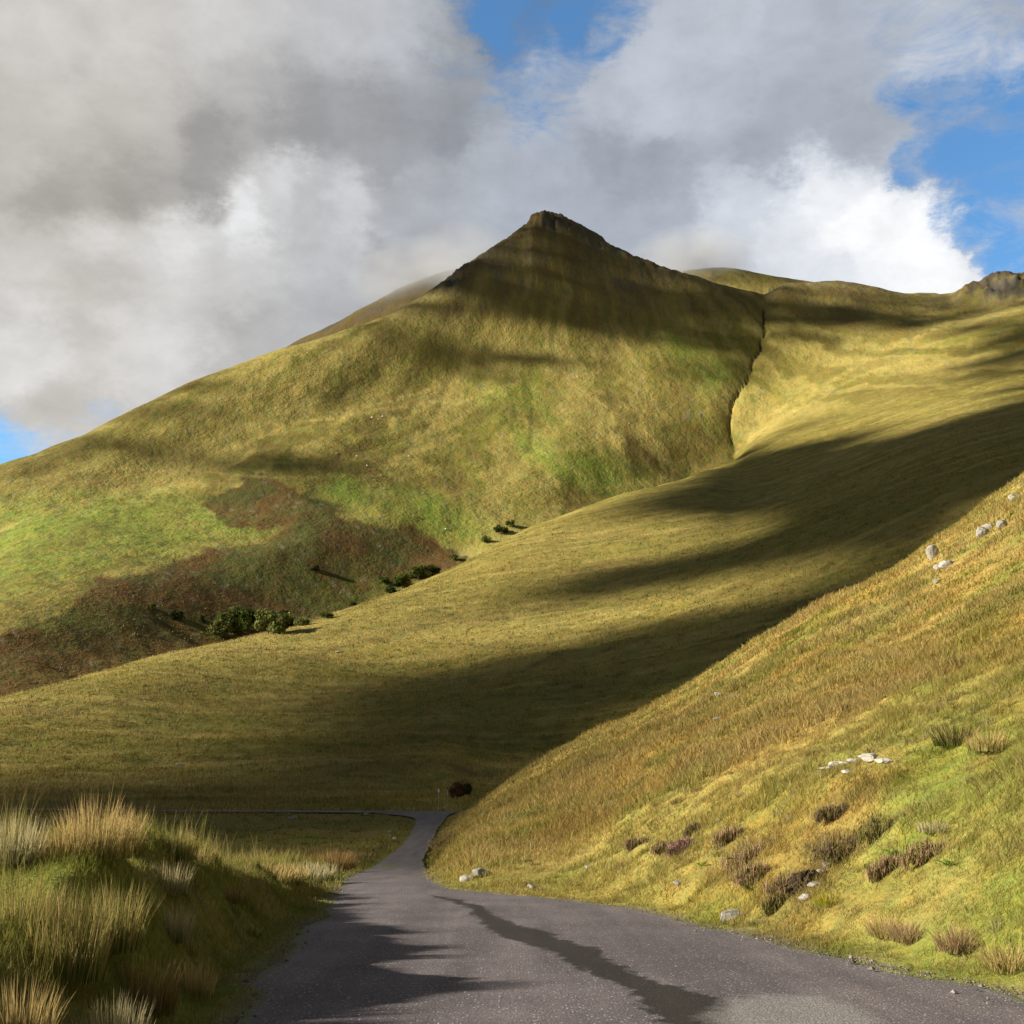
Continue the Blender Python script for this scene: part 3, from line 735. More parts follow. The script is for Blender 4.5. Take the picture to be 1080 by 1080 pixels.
# tall dead grass further down the left verge
for px, py, n, rad, h, kd, lab in [
 (350, 915, 500, 1.1, 1.0, 'rust', 'tall russet grass clump on the left verge where the road dips'),
 (318, 925, 400, 1.0, .55, 'pale', 'pale yellow grass clump left of the russet one on the verge'),
 (368, 906, 260, .8, .7, 'rust', 'smaller russet grass clump right behind the tall one at the road edge'),
 (292, 926, 300, .7, .4, 'dry', 'low straw clump where the left bank meets the road'),
]:
    x, y, z = hit(px, py)
    b, t, alt, mx = kind_cols(kd)
    v, f, c = clump_mesh(n * 2, rad, h, .02, b, t, mix=mx, alt=alt)
    ob = build('rush_clump', v, f, M_blade, c, False); ob.location = (x, y, z)
    tag(ob, lab, 'grass clump', 'tall clumps on the left verge')
# tufts on the right bank and hill
tufts = [
 (875, 952, 260, .22, .24, ((.32, .34, .02), (.48, .42, .04)), 'bright yellow grass tuft at the foot of the earth slip'),
 (905, 800, 0, .2, .2, None, ''),
 (935, 985, 300, .22, .34, (DB, DT), 'drooping straw tuft low on the right bank'),
 (960, 990, 300, .24, .34, ((.33, .22, .12), (.45, .32, .19)), 'pinkish dry tuft low on the bank right of the drooping straw one'),
 (1012, 1000, 320, .24, .34, ((.33, .22, .12), (.42, .28, .16)), 'russet dry tuft low on the bank near the right edge'),
 (1065, 1020, 320, .26, .36, (DB, DT), 'straw tuft beside the tarmac at the right picture edge'),
 (990, 875, 260, .3, .22, (PB, PT), 'pale bleached grass patch high on the right bank'),
 (735, 757, 120, .5, .9, (GR, GT), 'dark green tuft on the hill left of the two small pale stones'),
 (905, 783, 100, .5, .1, (GR, GT), 'flat green tuft above the long pale outcrop'),
 (1010, 785, 300, .4, .5, ((.04, .05, .012), (.11, .10, .03)), 'dark hollow tuft on the hill right of the outcrop'),
 (1045, 790, 280, .35, .45, (DB, DT), 'golden tuft on the hill nearest the right edge'),
 (775, 740, 160, .6, .7, (PB, PT), 'pale blond tuft on the hill just right of the small stones'),
 (640, 800, 160, .5, .7, (GR, GT), 'green tuft low on the left end of the hill crest'),
 (690, 770, 160, .5, .8, (GR, GT), 'upright green tuft just below the hill crest line'),
]
for px, py, n, rad, h, cc, lab in tufts:
    if n == 0 or h < .15: continue
    x, y, z = hit(px, py)
    v, f, c = clump_mesh(int(n * 1.6), rad, h, .006 + .00025 * math.hypot(x, y), cc[0], cc[1], lean=(.2, .9), mix=.3, alt=(GR, DT))
    ob = build('grass_tuft', v, f, M_blade, c, False); ob.location = (x, y, z)
    tag(ob, lab, 'grass tuft', 'grass tufts on the near hill')

# ------------------------------------------------------------------ leafy things: heather, bushes, trees
def leaf_cloud(n, centers, radii, size, colA, colB, squash=1.0, shell=.55, up=.3):
    k = rng.integers(0, len(centers), n); cen = np.array(centers)[k]; rad = np.array(radii)[k]
    d = rng.normal(size=(n, 3)); d /= np.linalg.norm(d, axis=1)[:, None]
    rr = rad * (shell + (1 - shell) * rng.random(n)) * rng.uniform(.85, 1.1, n)
    p = cen + d * rr[:, None] * np.array([1, 1, squash])
    nrm = d + rng.normal(0, .7, (n, 3)); nrm /= np.linalg.norm(nrm, axis=1)[:, None]
    t = np.cross(nrm, rng.normal(size=(n, 3))); t /= np.linalg.norm(t, axis=1)[:, None]
    b = np.cross(nrm, t)
    s_ = size * rng.uniform(.5, 1.4, n)[:, None]
    V = np.stack([p - t * s_ * .5, p + b * s_ * .35, p + t * s_ * .6, p - b * s_ * .35], 1).reshape(-1, 3)
    Q = (np.arange(n)[:, None] * 4 + np.arange(4)[None])
    mixv = np.clip(_hash(k, k * 3 + 1, 9) * .6 + rng.normal(.2, .25, n), 0, 1)
    c = lerp(np.array(colA), np.array(colB), mixv) * rng.uniform(.75, 1.25, (n, 1))
    return V, Q, np.repeat(c, 4, axis=0)

def tube_mesh(pts, rads, sides=7):
    pts = np.array(pts, float); vs = []; n = len(pts)
    for i in range(n):
        d = pts[min(i + 1, n - 1)] - pts[max(i - 1, 0)]; d /= np.linalg.norm(d) + 1e-9
        a = np.cross(d, [0.2, 1, 0.1]); a /= np.linalg.norm(a); b = np.cross(d, a)
        for k_ in range(sides):
            t = 2 * math.pi * k_ / sides; vs.append(pts[i] + (a * math.cos(t) + b * math.sin(t)) * rads[i])
    fs = [(i * sides + k_, i * sides + (k_ + 1) % sides, (i + 1) * sides + (k_ + 1) % sides, (i + 1) * sides + k_) for i in range(n - 1) for k_ in range(sides)]
    return np.array(vs), np.array(fs)

def heather(px, py, w, h, kind, lab):
    x, y, z = hit(px, py); root = empty('heather_bush', (x, y, z)); tag(root, lab, 'heather', 'heather bushes on the right bank')
    pal = {'brown': ((.14, .085, .05), (.26, .18, .11)), 'purple': ((.13, .075, .06), (.28, .15, .18)), 'green': ((.07, .07, .025), (.17, .12, .05)), 'dark': ((.06, .04, .028), (.15, .10, .06))}[kind]
    m_ = 34; w *= 1.35 * rng.uniform(.75, 1.35); h *= rng.uniform(.65, 1.0)
    ox, oy, oz = x, y, z
    cen = []
    for _ in range(m_):
        a = rng.uniform(0, 2 * math.pi); q_ = math.sqrt(rng.random()) * .5
        lx, ly = math.cos(a) * q_ * w * 1.2, math.sin(a) * q_ * w * .5
        lx *= .95; ly *= .6
        cen.append((lx, ly, .22 * (float(H(x + lx, y + ly)) - z) + rng.uniform(-.08, .85) * h * (1 - .9 * q_)))
    rad = [rng.uniform(.06, .15) * w for _ in range(m_)]
    V, Q, c = leaf_cloud(1100, cen, rad, .020 + .0004 * math.hypot(x, y), np.array(pal[0]) * 1.7, np.array(pal[1]) * 1.6, 1.0, .1)
    n_b = 1300; k_ = rng.integers(0, m_, n_b); bb = np.array(cen)[k_] + rng.normal(size=(n_b, 3)) * (np.array(rad)[k_] * .8)[:, None]
    vr = rng.uniform(.7, 1.35, (n_b, 1)); gsel = rng.random((n_b, 1)) < .42
    bv, bf, bc = blades(bb - np.array([0, 0, .06]), rng.uniform(.06, .18, n_b), np.full(n_b, .006 + .0003 * math.hypot(x, y)), rng.uniform(.05, .5, n_b), rng.uniform(0, 6.3, n_b), np.where(gsel, np.array((.12, .13, .03)), np.array(pal[0]) * 1.9 * vr), np.where(gsel, np.array((.28, .24, .08)), np.array(pal[1]) * 1.8 * vr), 2)
    build('sprigs', bv, bf, M_leaf, bc, False, root)
    build('foliage', V, Q, M_leaf, c, False, root)
    vs = []; fs = []; o = 0
    for i in range(14):
        cx, cy, cz = cen[i % m_]
        v, f = tube_mesh([(cx * .2, cy * .2, -.05), (cx * .6, cy * .6, cz * .5), (cx, cy, cz)], [.012, .009, .004], 5)
        vs.append(v); fs.append(f + o); o += len(v)
    build('stems', np.concatenate(vs), np.concatenate(fs), M_bark, None, True, root)
for a_ in [
 (795, 905, .72, .55, 'brown', 'large russet heather bush in the middle of the right bank'),
 (800, 925, .5, .4, 'brown', 'russet heather bush just below the large one'),
 (770, 885, .5, .4, 'brown', 'russet heather bush left of the large one'),
 (722, 897, .42, .4, 'purple', 'heather bush with a few purple flowers on the right bank'),
 (732, 878, .42, .35, 'dark', 'dark heather bush above the purple flowering one'),
 (700, 898, .42, .33, 'brown', 'small brown heather bush left of the purple flowering one'),
 (672, 892, .4, .3, 'brown', 'leftmost brown heather bush on the right bank'),
 (892, 900, .55, .5, 'dark', 'dark grey brown heather bush right of the bare earth slip'),
 (925, 882, .62, .5, 'green', 'greenish heather bush beside the dark grey brown one'),
 (880, 862, .4, .3, 'dark', 'small dark heather bush above the grey brown one'),
 (935, 920, .4, .35, 'brown', 'thin brown heather bush below the greenish one'),
 (828, 940, .42, .35, 'brown', 'dry brown heather bush at the top left of the earth slip'),
 (980, 905, .36, .28, 'brown', 'low brown heather bush under the pale grass patch'),
 (478, 888, 1.5, 1.0, 'brown', 'reddish heather bush at the far foot of the hill by the road'),
 (462, 893, 1.1, .9, 'brown', 'small reddish heather bush where the hill meets the road'),
 (820, 958, .36, .3, 'green', 'greenish heather tuft at the lower left of the earth slip'),
]: heather(*a_)

def fern(px, py, s_, lab):
    x, y, z = hit(px, py); parts = []
    for i in range(9):
        a = rng.uniform(0, 2 * math.pi); L_ = s_ * rng.uniform(.7, 1.1); nseg = 14
        t = np.linspace(.12, 1, nseg)
        cx = np.cos(a) * L_ * t * .75; cy = np.sin(a) * L_ * t * .75; cz = L_ * (t * .75 - .5 * t * t)
        for sg in (-1, 1):
            d = np.stack([-np.sin(a) * sg + .35 * np.cos(a) + 0 * t, np.cos(a) * sg + .35 * np.sin(a) + 0 * t, -.15 + 0 * t], -1)
            l = (L_ * .26 * (1 - t) ** .8 + .01)[:, None]
            p = np.stack([cx, cy, cz], -1); f_ = np.stack([np.cos(a) + 0 * t, np.sin(a) + 0 * t, .1 + 0 * t], -1) * L_ * .035
            V = np.stack([p - f_, p + f_, p + d * l], 1).reshape(-1, 3)
            cc = np.tile(np.array((.13, .26, .02)) * rng.uniform(.8, 1.3), (len(V), 1))
            parts.append((V, np.arange(len(V)).reshape(-1, 3), cc))
    v, f, c = merge(parts); ob = build('fern', v, f, M_blade, c, False); ob.location = (x, y, z + .02)
    tag(ob, lab, 'fern', 'bright ferns on the right bank')
for a_ in [(768, 908, .38, 'bright green fern under the large russet heather bush'), (790, 940, .34, 'yellow green fern below the lower russet heather bush'),
           (740, 915, .28, 'small bright fern below the purple flowering heather'), (945, 905, .3, 'bright fern below the greenish heather bush'), (1000, 915, .28, 'bright fern right of the low brown heather')]: fern(*a_)

def tree(name, px, py, w, h, cA, cB, lab, group, trunk=True, n=2600, lobes=16, drop=0, cat='tree'):
    x, y, z = hit(px, py); root = empty(name, (x, y, z - drop)); tag(root, lab, cat, group)
    if y > 300: w *= 1.75; h *= 1.15
    cen = []; rad = []
    for i in range(lobes):
        a = rng.uniform(0, 2 * math.pi); q_ = math.sqrt(rng.random()); t = rng.uniform(.0, 1)
        pr = (math.sin(math.pi * (.18 + .75 * t))) ** .8
        cen.append((math.cos(a) * q_ * w * .36 * pr, math.sin(a) * q_ * w * .36 * pr, h * (.18 + .68 * t) if trunk else h * (.12 + .7 * t)))
        rad.append(w * rng.uniform(.12, .24))
    V, Q, c = leaf_cloud(n, cen, rad, w * .065, cA, cB, .85, .35)
    build('crown', V, Q, M_leaf, c, False, root)
    vs = []; fs = []; o = 0
    top = h * .7 if trunk else h * .4
    v, f = tube_mesh([(0, 0, -.4), (.02 * w, 0, h * .2), (-.01 * w, .02 * w, h * .45), (.0, 0, top)], [w * .035, w * .028, w * .02, w * .008])
    vs.append(v); fs.append(f); o += len(v)
    for i in range(6):
        cx, cy, cz = cen[i]; b0 = h * rng.uniform(.15, .4)
        v, f = tube_mesh([(0, 0, b0), (cx * .5, cy * .5, (b0 + cz) * .5), (cx, cy, cz)], [w * .016, w * .011, w * .004], 5)
        vs.append(v); fs.append(f + o); o += len(v)
    build('trunk' if trunk else 'stems', np.concatenate(vs), np.concatenate(fs), M_bark, None, True, root)
TG = ((.05, .075, .018), (.12, .15, .035)); TD = ((.022, .032, .012), (.06, .075, .022)); TY = ((.09, .11, .03), (.18, .19, .06))
for a_ in [
 ('tree', 246, 668, 12, 11, *TG, 'largest round green tree in the valley bottom', 'trees by the valley stream'),
 ('tree', 258, 660, 9, 10, *TD, 'dark tree touching the right side of the largest valley tree', 'trees by the valley stream'),
 ('tree', 232, 672, 8, 8, *TY, 'paler green tree at the left side of the largest valley tree', 'trees by the valley stream'),
 ('tree', 288, 668, 10, 8, *TY, 'low pale green tree right of the tree group in the valley', 'trees by the valley stream'),
 ('tree', 300, 662, 6, 6, *TD, 'small dark tree behind the low pale green one', 'trees by the valley stream'),
 ('tree', 424, 620, 9, 7, *TG, 'green tree among bushes higher up the valley stream', 'trees by the valley stream'),
 ('tree', 441, 611, 9, 8, *TG, 'dark green tree at the middle of the upper stream thicket', 'trees by the valley stream'),
]: tree(*a_)
for a_ in [
 ('bush', 187, 654, 7, 4.0, *TD, 'lone dark bush in the bracken left of the tree group', 'bushes in the valley'),
 ('bush', 213, 656, 4, 3, *TD, 'small dark bush between the lone bush and the tree group', 'bushes in the valley'),
 ('bush', 160, 642, 3.5, 2.5, *TG, 'small green bush far left in the bracken', 'bushes in the valley'),
 ('bush', 333, 602, 5, 2.8, *TD, 'dark bush in the middle of the bracken patch', 'bushes in the valley'),
 ('bush', 405, 615, 6, 4, *TG, 'bright green bush at the left of the stream thicket', 'bushes in the valley'),
 ('bush', 455, 606, 8, 5, *TD, 'dark bush at the right of the stream thicket', 'bushes in the valley'),
 ('bush', 412, 626, 5, 3, *TD, 'dark low bush under the stream thicket', 'bushes in the valley'),
 ('bush', 478, 592, 6, 4, *TG, 'bush where the bracken ends above the thicket', 'bushes in the valley'),
 ('bush', 318, 660, 5, 3, *TY, 'pale bush on the stream line right of the trees', 'bushes in the valley'),
 ('bush', 345, 652, 4, 2.5, *TG, 'green bush on the stream line below the bracken', 'bushes in the valley'),
 ('bush', 372, 640, 4, 2.5, *TD, 'dark bush on the stream line halfway to the thicket', 'bushes in the valley'),
 ('bush', 528, 562, 8, 5, *TD, 'dark bush at the bend of the stream above the thicket', 'bushes in the valley'),
 ('bush', 512, 572, 6, 4, *TG, 'green bush just below the bend of the stream', 'bushes in the valley'),
 ('bush', 540, 556, 6, 5, *TG, 'highest green bush on the stream', 'bushes in the valley'),
]: tree(*a_, trunk=False, n=1300, lobes=10, cat='bush')
tree('bush', 482, 843, 3.4, 2.6, (.06, .03, .018), (.12, .07, .03), 'dark russet bush just right of the junction posts', 'bushes at the junction', trunk=False, n=2500, cat='bush')
tree('bush', 492, 838, 3.0, 1.9, (.03, .045, .014), (.08, .09, .025), 'dark green bush behind the russet one at the junction', 'bushes at the junction', trunk=False, n=1800, cat='bush')

# ------------------------------------------------------------------ rocks
def rock(px, py, w, d, h, lab, group, mat=M_rock, sink=.25, seed=None, tilt=0):
    x, y, z = hit(px, py)
    bm = bmesh.new(); bmesh.ops.create_icosphere(bm, subdivisions=4, radius=1)
    sd = int(px * 7 + py)
    co = np.array([v.co[:] for v in bm.verts])
    # facet the sphere against random planes for broken stone
    rg = np.random.default_rng(sd)
    for _ in range(11):
        nn = rg.normal(size=3); nn /= np.linalg.norm(nn); lim = rg.uniform(.55, .85)
        dd = co @ nn; over = np.maximum(dd - lim, 0); co -= over[:, None] * nn * .92
    nz = fbm(co[:, 0] * 2 + sd, co[:, 1] * 2 + co[:, 2] * 2, 9, 4)
    co *= (1 + .13 * nz)[:, None]
    co *= np.array([w / 2, d / 2, h / 2]) * 1.25
    for v_, c_ in zip(bm.verts, co): v_.co = c_
    me = bpy.data.meshes.new('stone'); bm.to_mesh(me); bm.free(); me.materials.append(mat)
    for p in me.polygons: p.use_smooth = False
    ob = bpy.data.objects.new('stone', me); COL.objects.link(ob)
    if y > 90: me.transform(Matrix.Scale(.8, 4))
    ob.location = (x, y, z + h * (.5 - sink)); ob.rotation_euler = (rg.uniform(-.15, .15), tilt, rg.uniform(-.4, .4))
    tag(ob, lab, 'stone', group); return ob
GH = 'stones on the near hill'; GB = 'stones in the right bank'; GV = 'stones by the far road'; GS = 'stones on the middle hillside'
for a_ in [
 (984, 588, .95, .6, 1.1, 'tall pointed pale stone standing on the hill skyline', GH),
 (1000, 597, 1.2, .7, .55, 'white stone right of the pointed skyline stone', GH),
 (991, 600, .8, .5, .4, 'low pale stone left of the white one below the skyline', GH),
 (1036, 566, .9, .6, .8, 'left stone of the outcrop high on the hill near the right edge', GH),
 (1044, 558, 1.0, .6, .5, 'upper flat stone of the outcrop high on the hill', GH),
 (1058, 556, .9, .6, .6, 'right stone of the outcrop high on the hill', GH),
 (1071, 528, 1.1, .6, .6, 'stone on the skyline at the right picture edge', GH),
 (989, 615, .6, .4, .3, 'small stone alone below the white stone', GH),
 (758, 735, .5, .4, .4, 'small white stone on the hill above a twin', GH),
 (757, 761, .55, .4, .35, 'small pale stone below the other on the hill', GH),
 (680, 783, .5, .35, .25, 'small stone near the lower crest of the hill', GH),
 (865, 924, .20, .16, .16, 'upper pale stone in the bare earth slip', GB),
 (872, 914, .14, .14, .12, 'topmost small stone of the bare earth slip', GB),
 (862, 935, .26, .18, .10, 'flat pink stone in the middle of the earth slip', GB),
 (850, 948, .2, .16, .12, 'lower grey stone in the earth slip', GB),
 (620, 915, .16, .12, .08, 'tiny stone in the dry grass left of the bank', GB),
 (716, 932, .2, .15, .07, 'small flat stone at the foot of the bank', GB),
 (773, 969, .44, .26, .17, 'flat tan stone lying on the edge of the tarmac', GB),
 (494, 929, .45, .3, .22, 'pale stone at the roadside where the road bends', GB),
 (508, 925, .55, .35, .3, 'larger pinkish stone beside the pale roadside one', GB),
 (560, 936, .2, .2, .1, 'small stone on the tarmac edge below the bend', GB),
 (308, 857, .8, .5, .5, 'upper pale stone of the cluster below the far road', GV),
 (306, 864, .6, .5, .4, 'lower left pale stone of the cluster below the far road', GV),
 (311, 863, .7, .5, .5, 'lower right pale stone of the cluster below the far road', GV),
 (386, 860, .8, .5, .5, 'grey stone alone between the cluster and the junction', GV),
 (411, 878, .5, .4, .3, 'flat pale stone above the white one beside the road', GV),
 (416, 886, .55, .45, .42, 'bright white round stone beside the sloping road', GV),
 (412, 882, .3, .25, .2, 'small stone between the flat and the round ones', GV),
 (218, 787, 1.4, .8, .4, 'uppermost pale stone on the shaded hillside', GS),
 (189, 807, 2.2, .8, .4, 'long pale stone at the left of the hillside stones', GS),
 (250, 799, 1.0, .6, .7, 'small stone with a dark hollow beside it on the hillside', GS),
 (295, 813, 1.6, .6, .3, 'flat stone at the right of the hillside stones', GS),
 (299, 802, .6, .5, .6, 'small upright stone on the shaded hillside', GS),
 (138, 762, 1.5, .8, .4, 'pale stone on the sunny hillside at the left', GS),
 (357, 688, 2.4, 1.6, .9, 'dark edged stone in the dip high on the middle hillside', GS),
]: rock(*a_, mat=M_rock2 if ('white' in a_[5] and a_[1] > 700) else M_rock)
# the long bleached outcrop breaks the turf as separate slabs
for px, py, w, h, lab in [(872, 811, .30, .07, 'left end slab of the long bleached outcrop in the hill grass'), (886, 807, .42, .10, 'long flat slab left of the middle of the bleached outcrop'), (902, 804, .36, .10, 'middle slab of the bleached outcrop'),
                     (920, 801, .42, .16, 'tallest slab near the right end of the bleached outcrop'), (932, 803, .26, .1, 'right end slab of the bleached outcrop'), (893, 815, .2, .1, 'small grey stone just below the bleached outcrop')]:
    rock(px, py, w, .3, h, lab, 'slabs of the bleached outcrop', M_rock2, .3)

# bare earth slip in the bank: thin dark mound standing in for a shaded recess
ex, ey, ez = hit(848, 935)
bm = bmesh.new(); bmesh.ops.create_icosphere(bm, subdivisions=5, radius=1)
for v_ in bm.verts:
    n_ = float(fbm(np.array([v_.co.x * 3]), np.array([v_.co.y * 3 + v_.co.z * 3]), 77, 4)[0])
    v_.co *= 1 + .45 * n_; v_.co.x *= .26; v_.co.y *= .13; v_.co.z *= .20
me = bpy.data.meshes.new('soil_slip'); bm.to_mesh(me); bm.free()
me.materials.append(plain('bare_soil', (.045, .030, .018), (.12, .085, .05), 18, 1, .06))
ob = bpy.data.objects.new('earth_slip', me); COL.objects.link(ob); ob.location = (ex, ey + .02, ez); ob.rotation_euler = (0, -.8, 0)
tag(ob, 'dark earth slip, standing in for a shaded recess with stones in the right bank', 'bare earth')

ngr = 5200
gy_ = np.exp(rng.uniform(math.log(7), math.log(45), ngr)); xl_, xr_ = road_edges(gy_)
side_ = rng.random(ngr) < .88
gx_ = np.where(side_, xr_ - rng.exponential(.16, ngr) + .14, xl_ + rng.exponential(.10, ngr) - .05)
free = rng.random(ngr) < .10
gx_ = np.where(free, xl_ + (xr_ - xl_) * rng.random(ngr), gx_)
gz_ = np.where((gx_ > xl_) & (gx_ < xr_), roadz(gy_) + .03, H(gx_, gy_) + .01)
gs_ = rng.lognormal(-4.75, .5, ngr) * np.where(free, .6, 1)
oc = np.array([(1, 0, 0), (-1, 0, 0), (0, 1, 0), (0, -1, 0), (0, 0, .6), (0, 0, -.6)])
V = np.stack([gx_, gy_, gz_], -1)[:, None] + oc[None] * gs_[:, None, None] * rng.uniform(.6, 1.3, (ngr, 6, 1))
of = np.array([(0, 2, 4), (2, 1, 4), (1, 3, 4), (3, 0, 4), (2, 0, 5), (1, 2, 5), (3, 1, 5), (0, 3, 5)])
gv = np.array((.30, .27, .24)) * rng.uniform(.35, 1.6, (ngr, 1))
tag(build('gravel', V.reshape(-1, 3), (np.arange(ngr)[:, None, None] * 6 + of[None]).reshape(-1, 3), M_blade, np.repeat(gv, 6, axis=0), False), 'loose grey grit scattered on the tarmac and along its edges', 'gravel', kind='stuff')

# ------------------------------------------------------------------ junction posts and fence
def cyl(name, r, h, mat, parent, loc=(0, 0, 0), sides=10):
    v, f = tube_mesh([(0, 0, 0), (0, 0, h * .5), (0, 0, h)], [r, r, r], sides)
    cap = np.array([[2 * sides + i for i in range(sides)]])
    bm = bmesh.new(); bv = [bm.verts.new(p) for p in v]
    for q_ in f: bm.faces.new([bv[i] for i in q_])
    bm.faces.new([bv[i] for i in cap[0]])
    bmesh.ops.recalc_face_normals(bm, faces=bm.faces)
    me = bpy.data.meshes.new(name); bm.to_mesh(me); bm.free(); me.materials.append(mat)
    o = bpy.data.objects.new(name, me); COL.objects.link(o); o.parent = parent; o.location = loc; return o
def box(name, sx_, sy_, sz_, mat, parent, loc, bev=.01, rot=(0, 0, 0)):
    bm = bmesh.new(); bmesh.ops.create_cube(bm, size=1)
    for v_ in bm.verts: v_.co.x *= sx_; v_.co.y *= sy_; v_.co.z *= sz_
    if bev: bmesh.ops.bevel(bm, geom=bm.edges[:], offset=bev, segments=2, affect='EDGES')
    me = bpy.data.meshes.new(name); bm.to_mesh(me); bm.free(); me.materials.append(mat)
    o = bpy.data.objects.new(name, me); COL.objects.link(o); o.parent = parent; o.location = loc; o.rotation_euler = rot; return o
x, y, z = -9.9, 152.6, 0; z = float(H(x, y))
r1 = empty('sign_post', (x, y, z)); tag(r1, 'thin post with a small white plate at the far junction', 'sign post', 'posts at the junction')
cyl('pole', .04, 2.75, M_steel, r1, (0, 0, -.1)); box('plate', .22, .03, .42, M_white, r1, (0, -.06, 2.62))
x = -8.7; z = float(H(x, 152.8))
r2 = empty('sign_post', (x, 152.8, z)); tag(r2, 'thin post with an edge-on grey plate right of the white-topped one', 'sign post', 'posts at the junction')
cyl('pole', .04, 2.5, M_steel, r2, (0, 0, -.1)); box('plate', .04, .3, .7, M_steel, r2, (0.06, 0, 2.15), .008)

fr = empty('wire_fence', (-60, 154, float(H(-60, 154)))); tag(fr, 'wire fence with weathered posts along the far road at the left', 'fence')
fp = []
post0 = None
for i, fx in enumerate(np.linspace(-72, -46, 12)):
    fy = 151.4 + float(side_bend(fx)) + 1.2; fz = float(H(fx, fy)); loc = (fx + 60, fy - 154, fz - fr.location.z - .1)
    if post0 is None: post0 = cyl('post', .07, 1.3, M_wood, fr, loc, 8)
    else:
        o = post0.copy(); COL.objects.link(o); o.parent = fr; o.location = loc
    fp.append(np.array(loc))
for k_ in (.6, .9, 1.2):
    v, f = tube_mesh([p + np.array([0, 0, k_]) for p in fp], [.008] * len(fp), 4); build('wire', v, f, M_steel, None, True, fr)

# ------------------------------------------------------------------ sheep
def skin_body(name, verts, edges, radii, mat):
    me = bpy.data.meshes.new(name); me.from_pydata(verts, edges, [])
    o = bpy.data.objects.new(name, me); COL.objects.link(o)
    md = o.modifiers.new('s', 'SKIN'); 
    for i, rr in enumerate(radii): me.skin_vertices[0].data[i].radius = rr; 
    me.skin_vertices[0].data[0].use_root = True
    o.modifiers.new('u', 'SUBSURF').levels = 1
    dg = bpy.context.evaluated_depsgraph_get(); m2 = bpy.data.meshes.new_from_object(o.evaluated_get(dg))
    bpy.data.objects.remove(o); m2.name = name; m2.materials.clear(); m2.materials.append(mat)
    for p in m2.polygons: p.use_smooth = True
    return m2
sv = [(0, 0, .62), (.38, 0, .64), (-.38, 0, .62), (.56, 0, .66), (.72, 0, .44), (.84, 0, .24), (-.52, 0, .6)]
se = [(0, 1), (0, 2), (1, 3), (3, 4), (4, 5), (2, 6)]; sr = [(.27, .25), (.25, .24), (.26, .25), (.15, .14), (.11, .1), (.07, .07), (.12, .12)]
for sx_, sy_ in ((.34, .13), (.34, -.13), (-.38, .14), (-.38, -.14)):
    b0 = len(sv); sv += [(sx_, sy_, .42), (sx_ + (.02 if sx_ > 0 else -.05), sy_, .24), (sx_, sy_, .02)]
    se += [(1 if sx_ > 0 else 2, b0), (b0, b0 + 1), (b0 + 1, b0 + 2)]; sr += [(.09, .09), (.045, .045), (.04, .04)]
sheep_me = skin_body('sheep', sv, se, sr, M_wool)
ear_v, ear_f = [], []
for s_ in (-1, 1):
    b0 = len(ear_v); ear_v += [(.73, .07 * s_, .44), (.70, .2 * s_, .42), (.68, .19 * s_, .38), (.71, .07 * s_, .38)]; ear_f.append([b0, b0 + 1, b0 + 2, b0 + 3])
ear_mes = []
for s_ in (-1, 1):
    em = bpy.data.meshes.new('ear'); em.from_pydata([(.73, .06 * s_, .44), (.70, .2 * s_, .42), (.68, .19 * s_, .38), (.71, .06 * s_, .38)], [], [(0, 1, 2, 3)]); em.materials.append(M_face); ear_mes.append(em)
sheep_spots = [
 (392, 441, 'upper left of three sheep on the slope between the old walls'), (399, 443, 'lower right of three sheep on the slope between the old walls'),
 (403, 440, 'uppermost of three sheep on the slope between the old walls'), (355, 479, 'lone sheep near the dark cloud shadow on the mountain'),
 (376, 482, 'sheep just right of the lone one by the cloud shadow'), (431, 482, 'sheep grazing where the slope turns brown'),
 (387, 492, 'topmost sheep of the flock on the green pasture'), (402, 502, 'sheep right of centre in the green pasture flock'),
 (395, 507, 'sheep at the centre of the green pasture flock'), (390, 514, 'lowest left sheep of the green pasture flock'),
 (405, 516, 'lowest right sheep of the green pasture flock'), (446, 521, 'lone sheep right of the green pasture flock'),
 (436, 545, 'lone sheep low on the green pasture'), (470, 559, 'sheep beside the stream end of the pasture'), (508, 547, 'rightmost sheep on the green pasture'),
]
for i, (px, py, lab) in enumerate(sheep_spots):
    x, y, z = hit(px, py); root = empty('sheep', (x, y, z), rng.uniform(0, 6.28)); root.scale = (1.6,) * 3
    tag(root, 'white ' + lab, 'sheep', 'sheep grazing on the mountain')
    b = bpy.data.objects.new('body', sheep_me); COL.objects.link(b); b.parent = root
    for em in ear_mes:
        e_ = bpy.data.objects.new('ear', em); COL.objects.link(e_); e_.parent = root


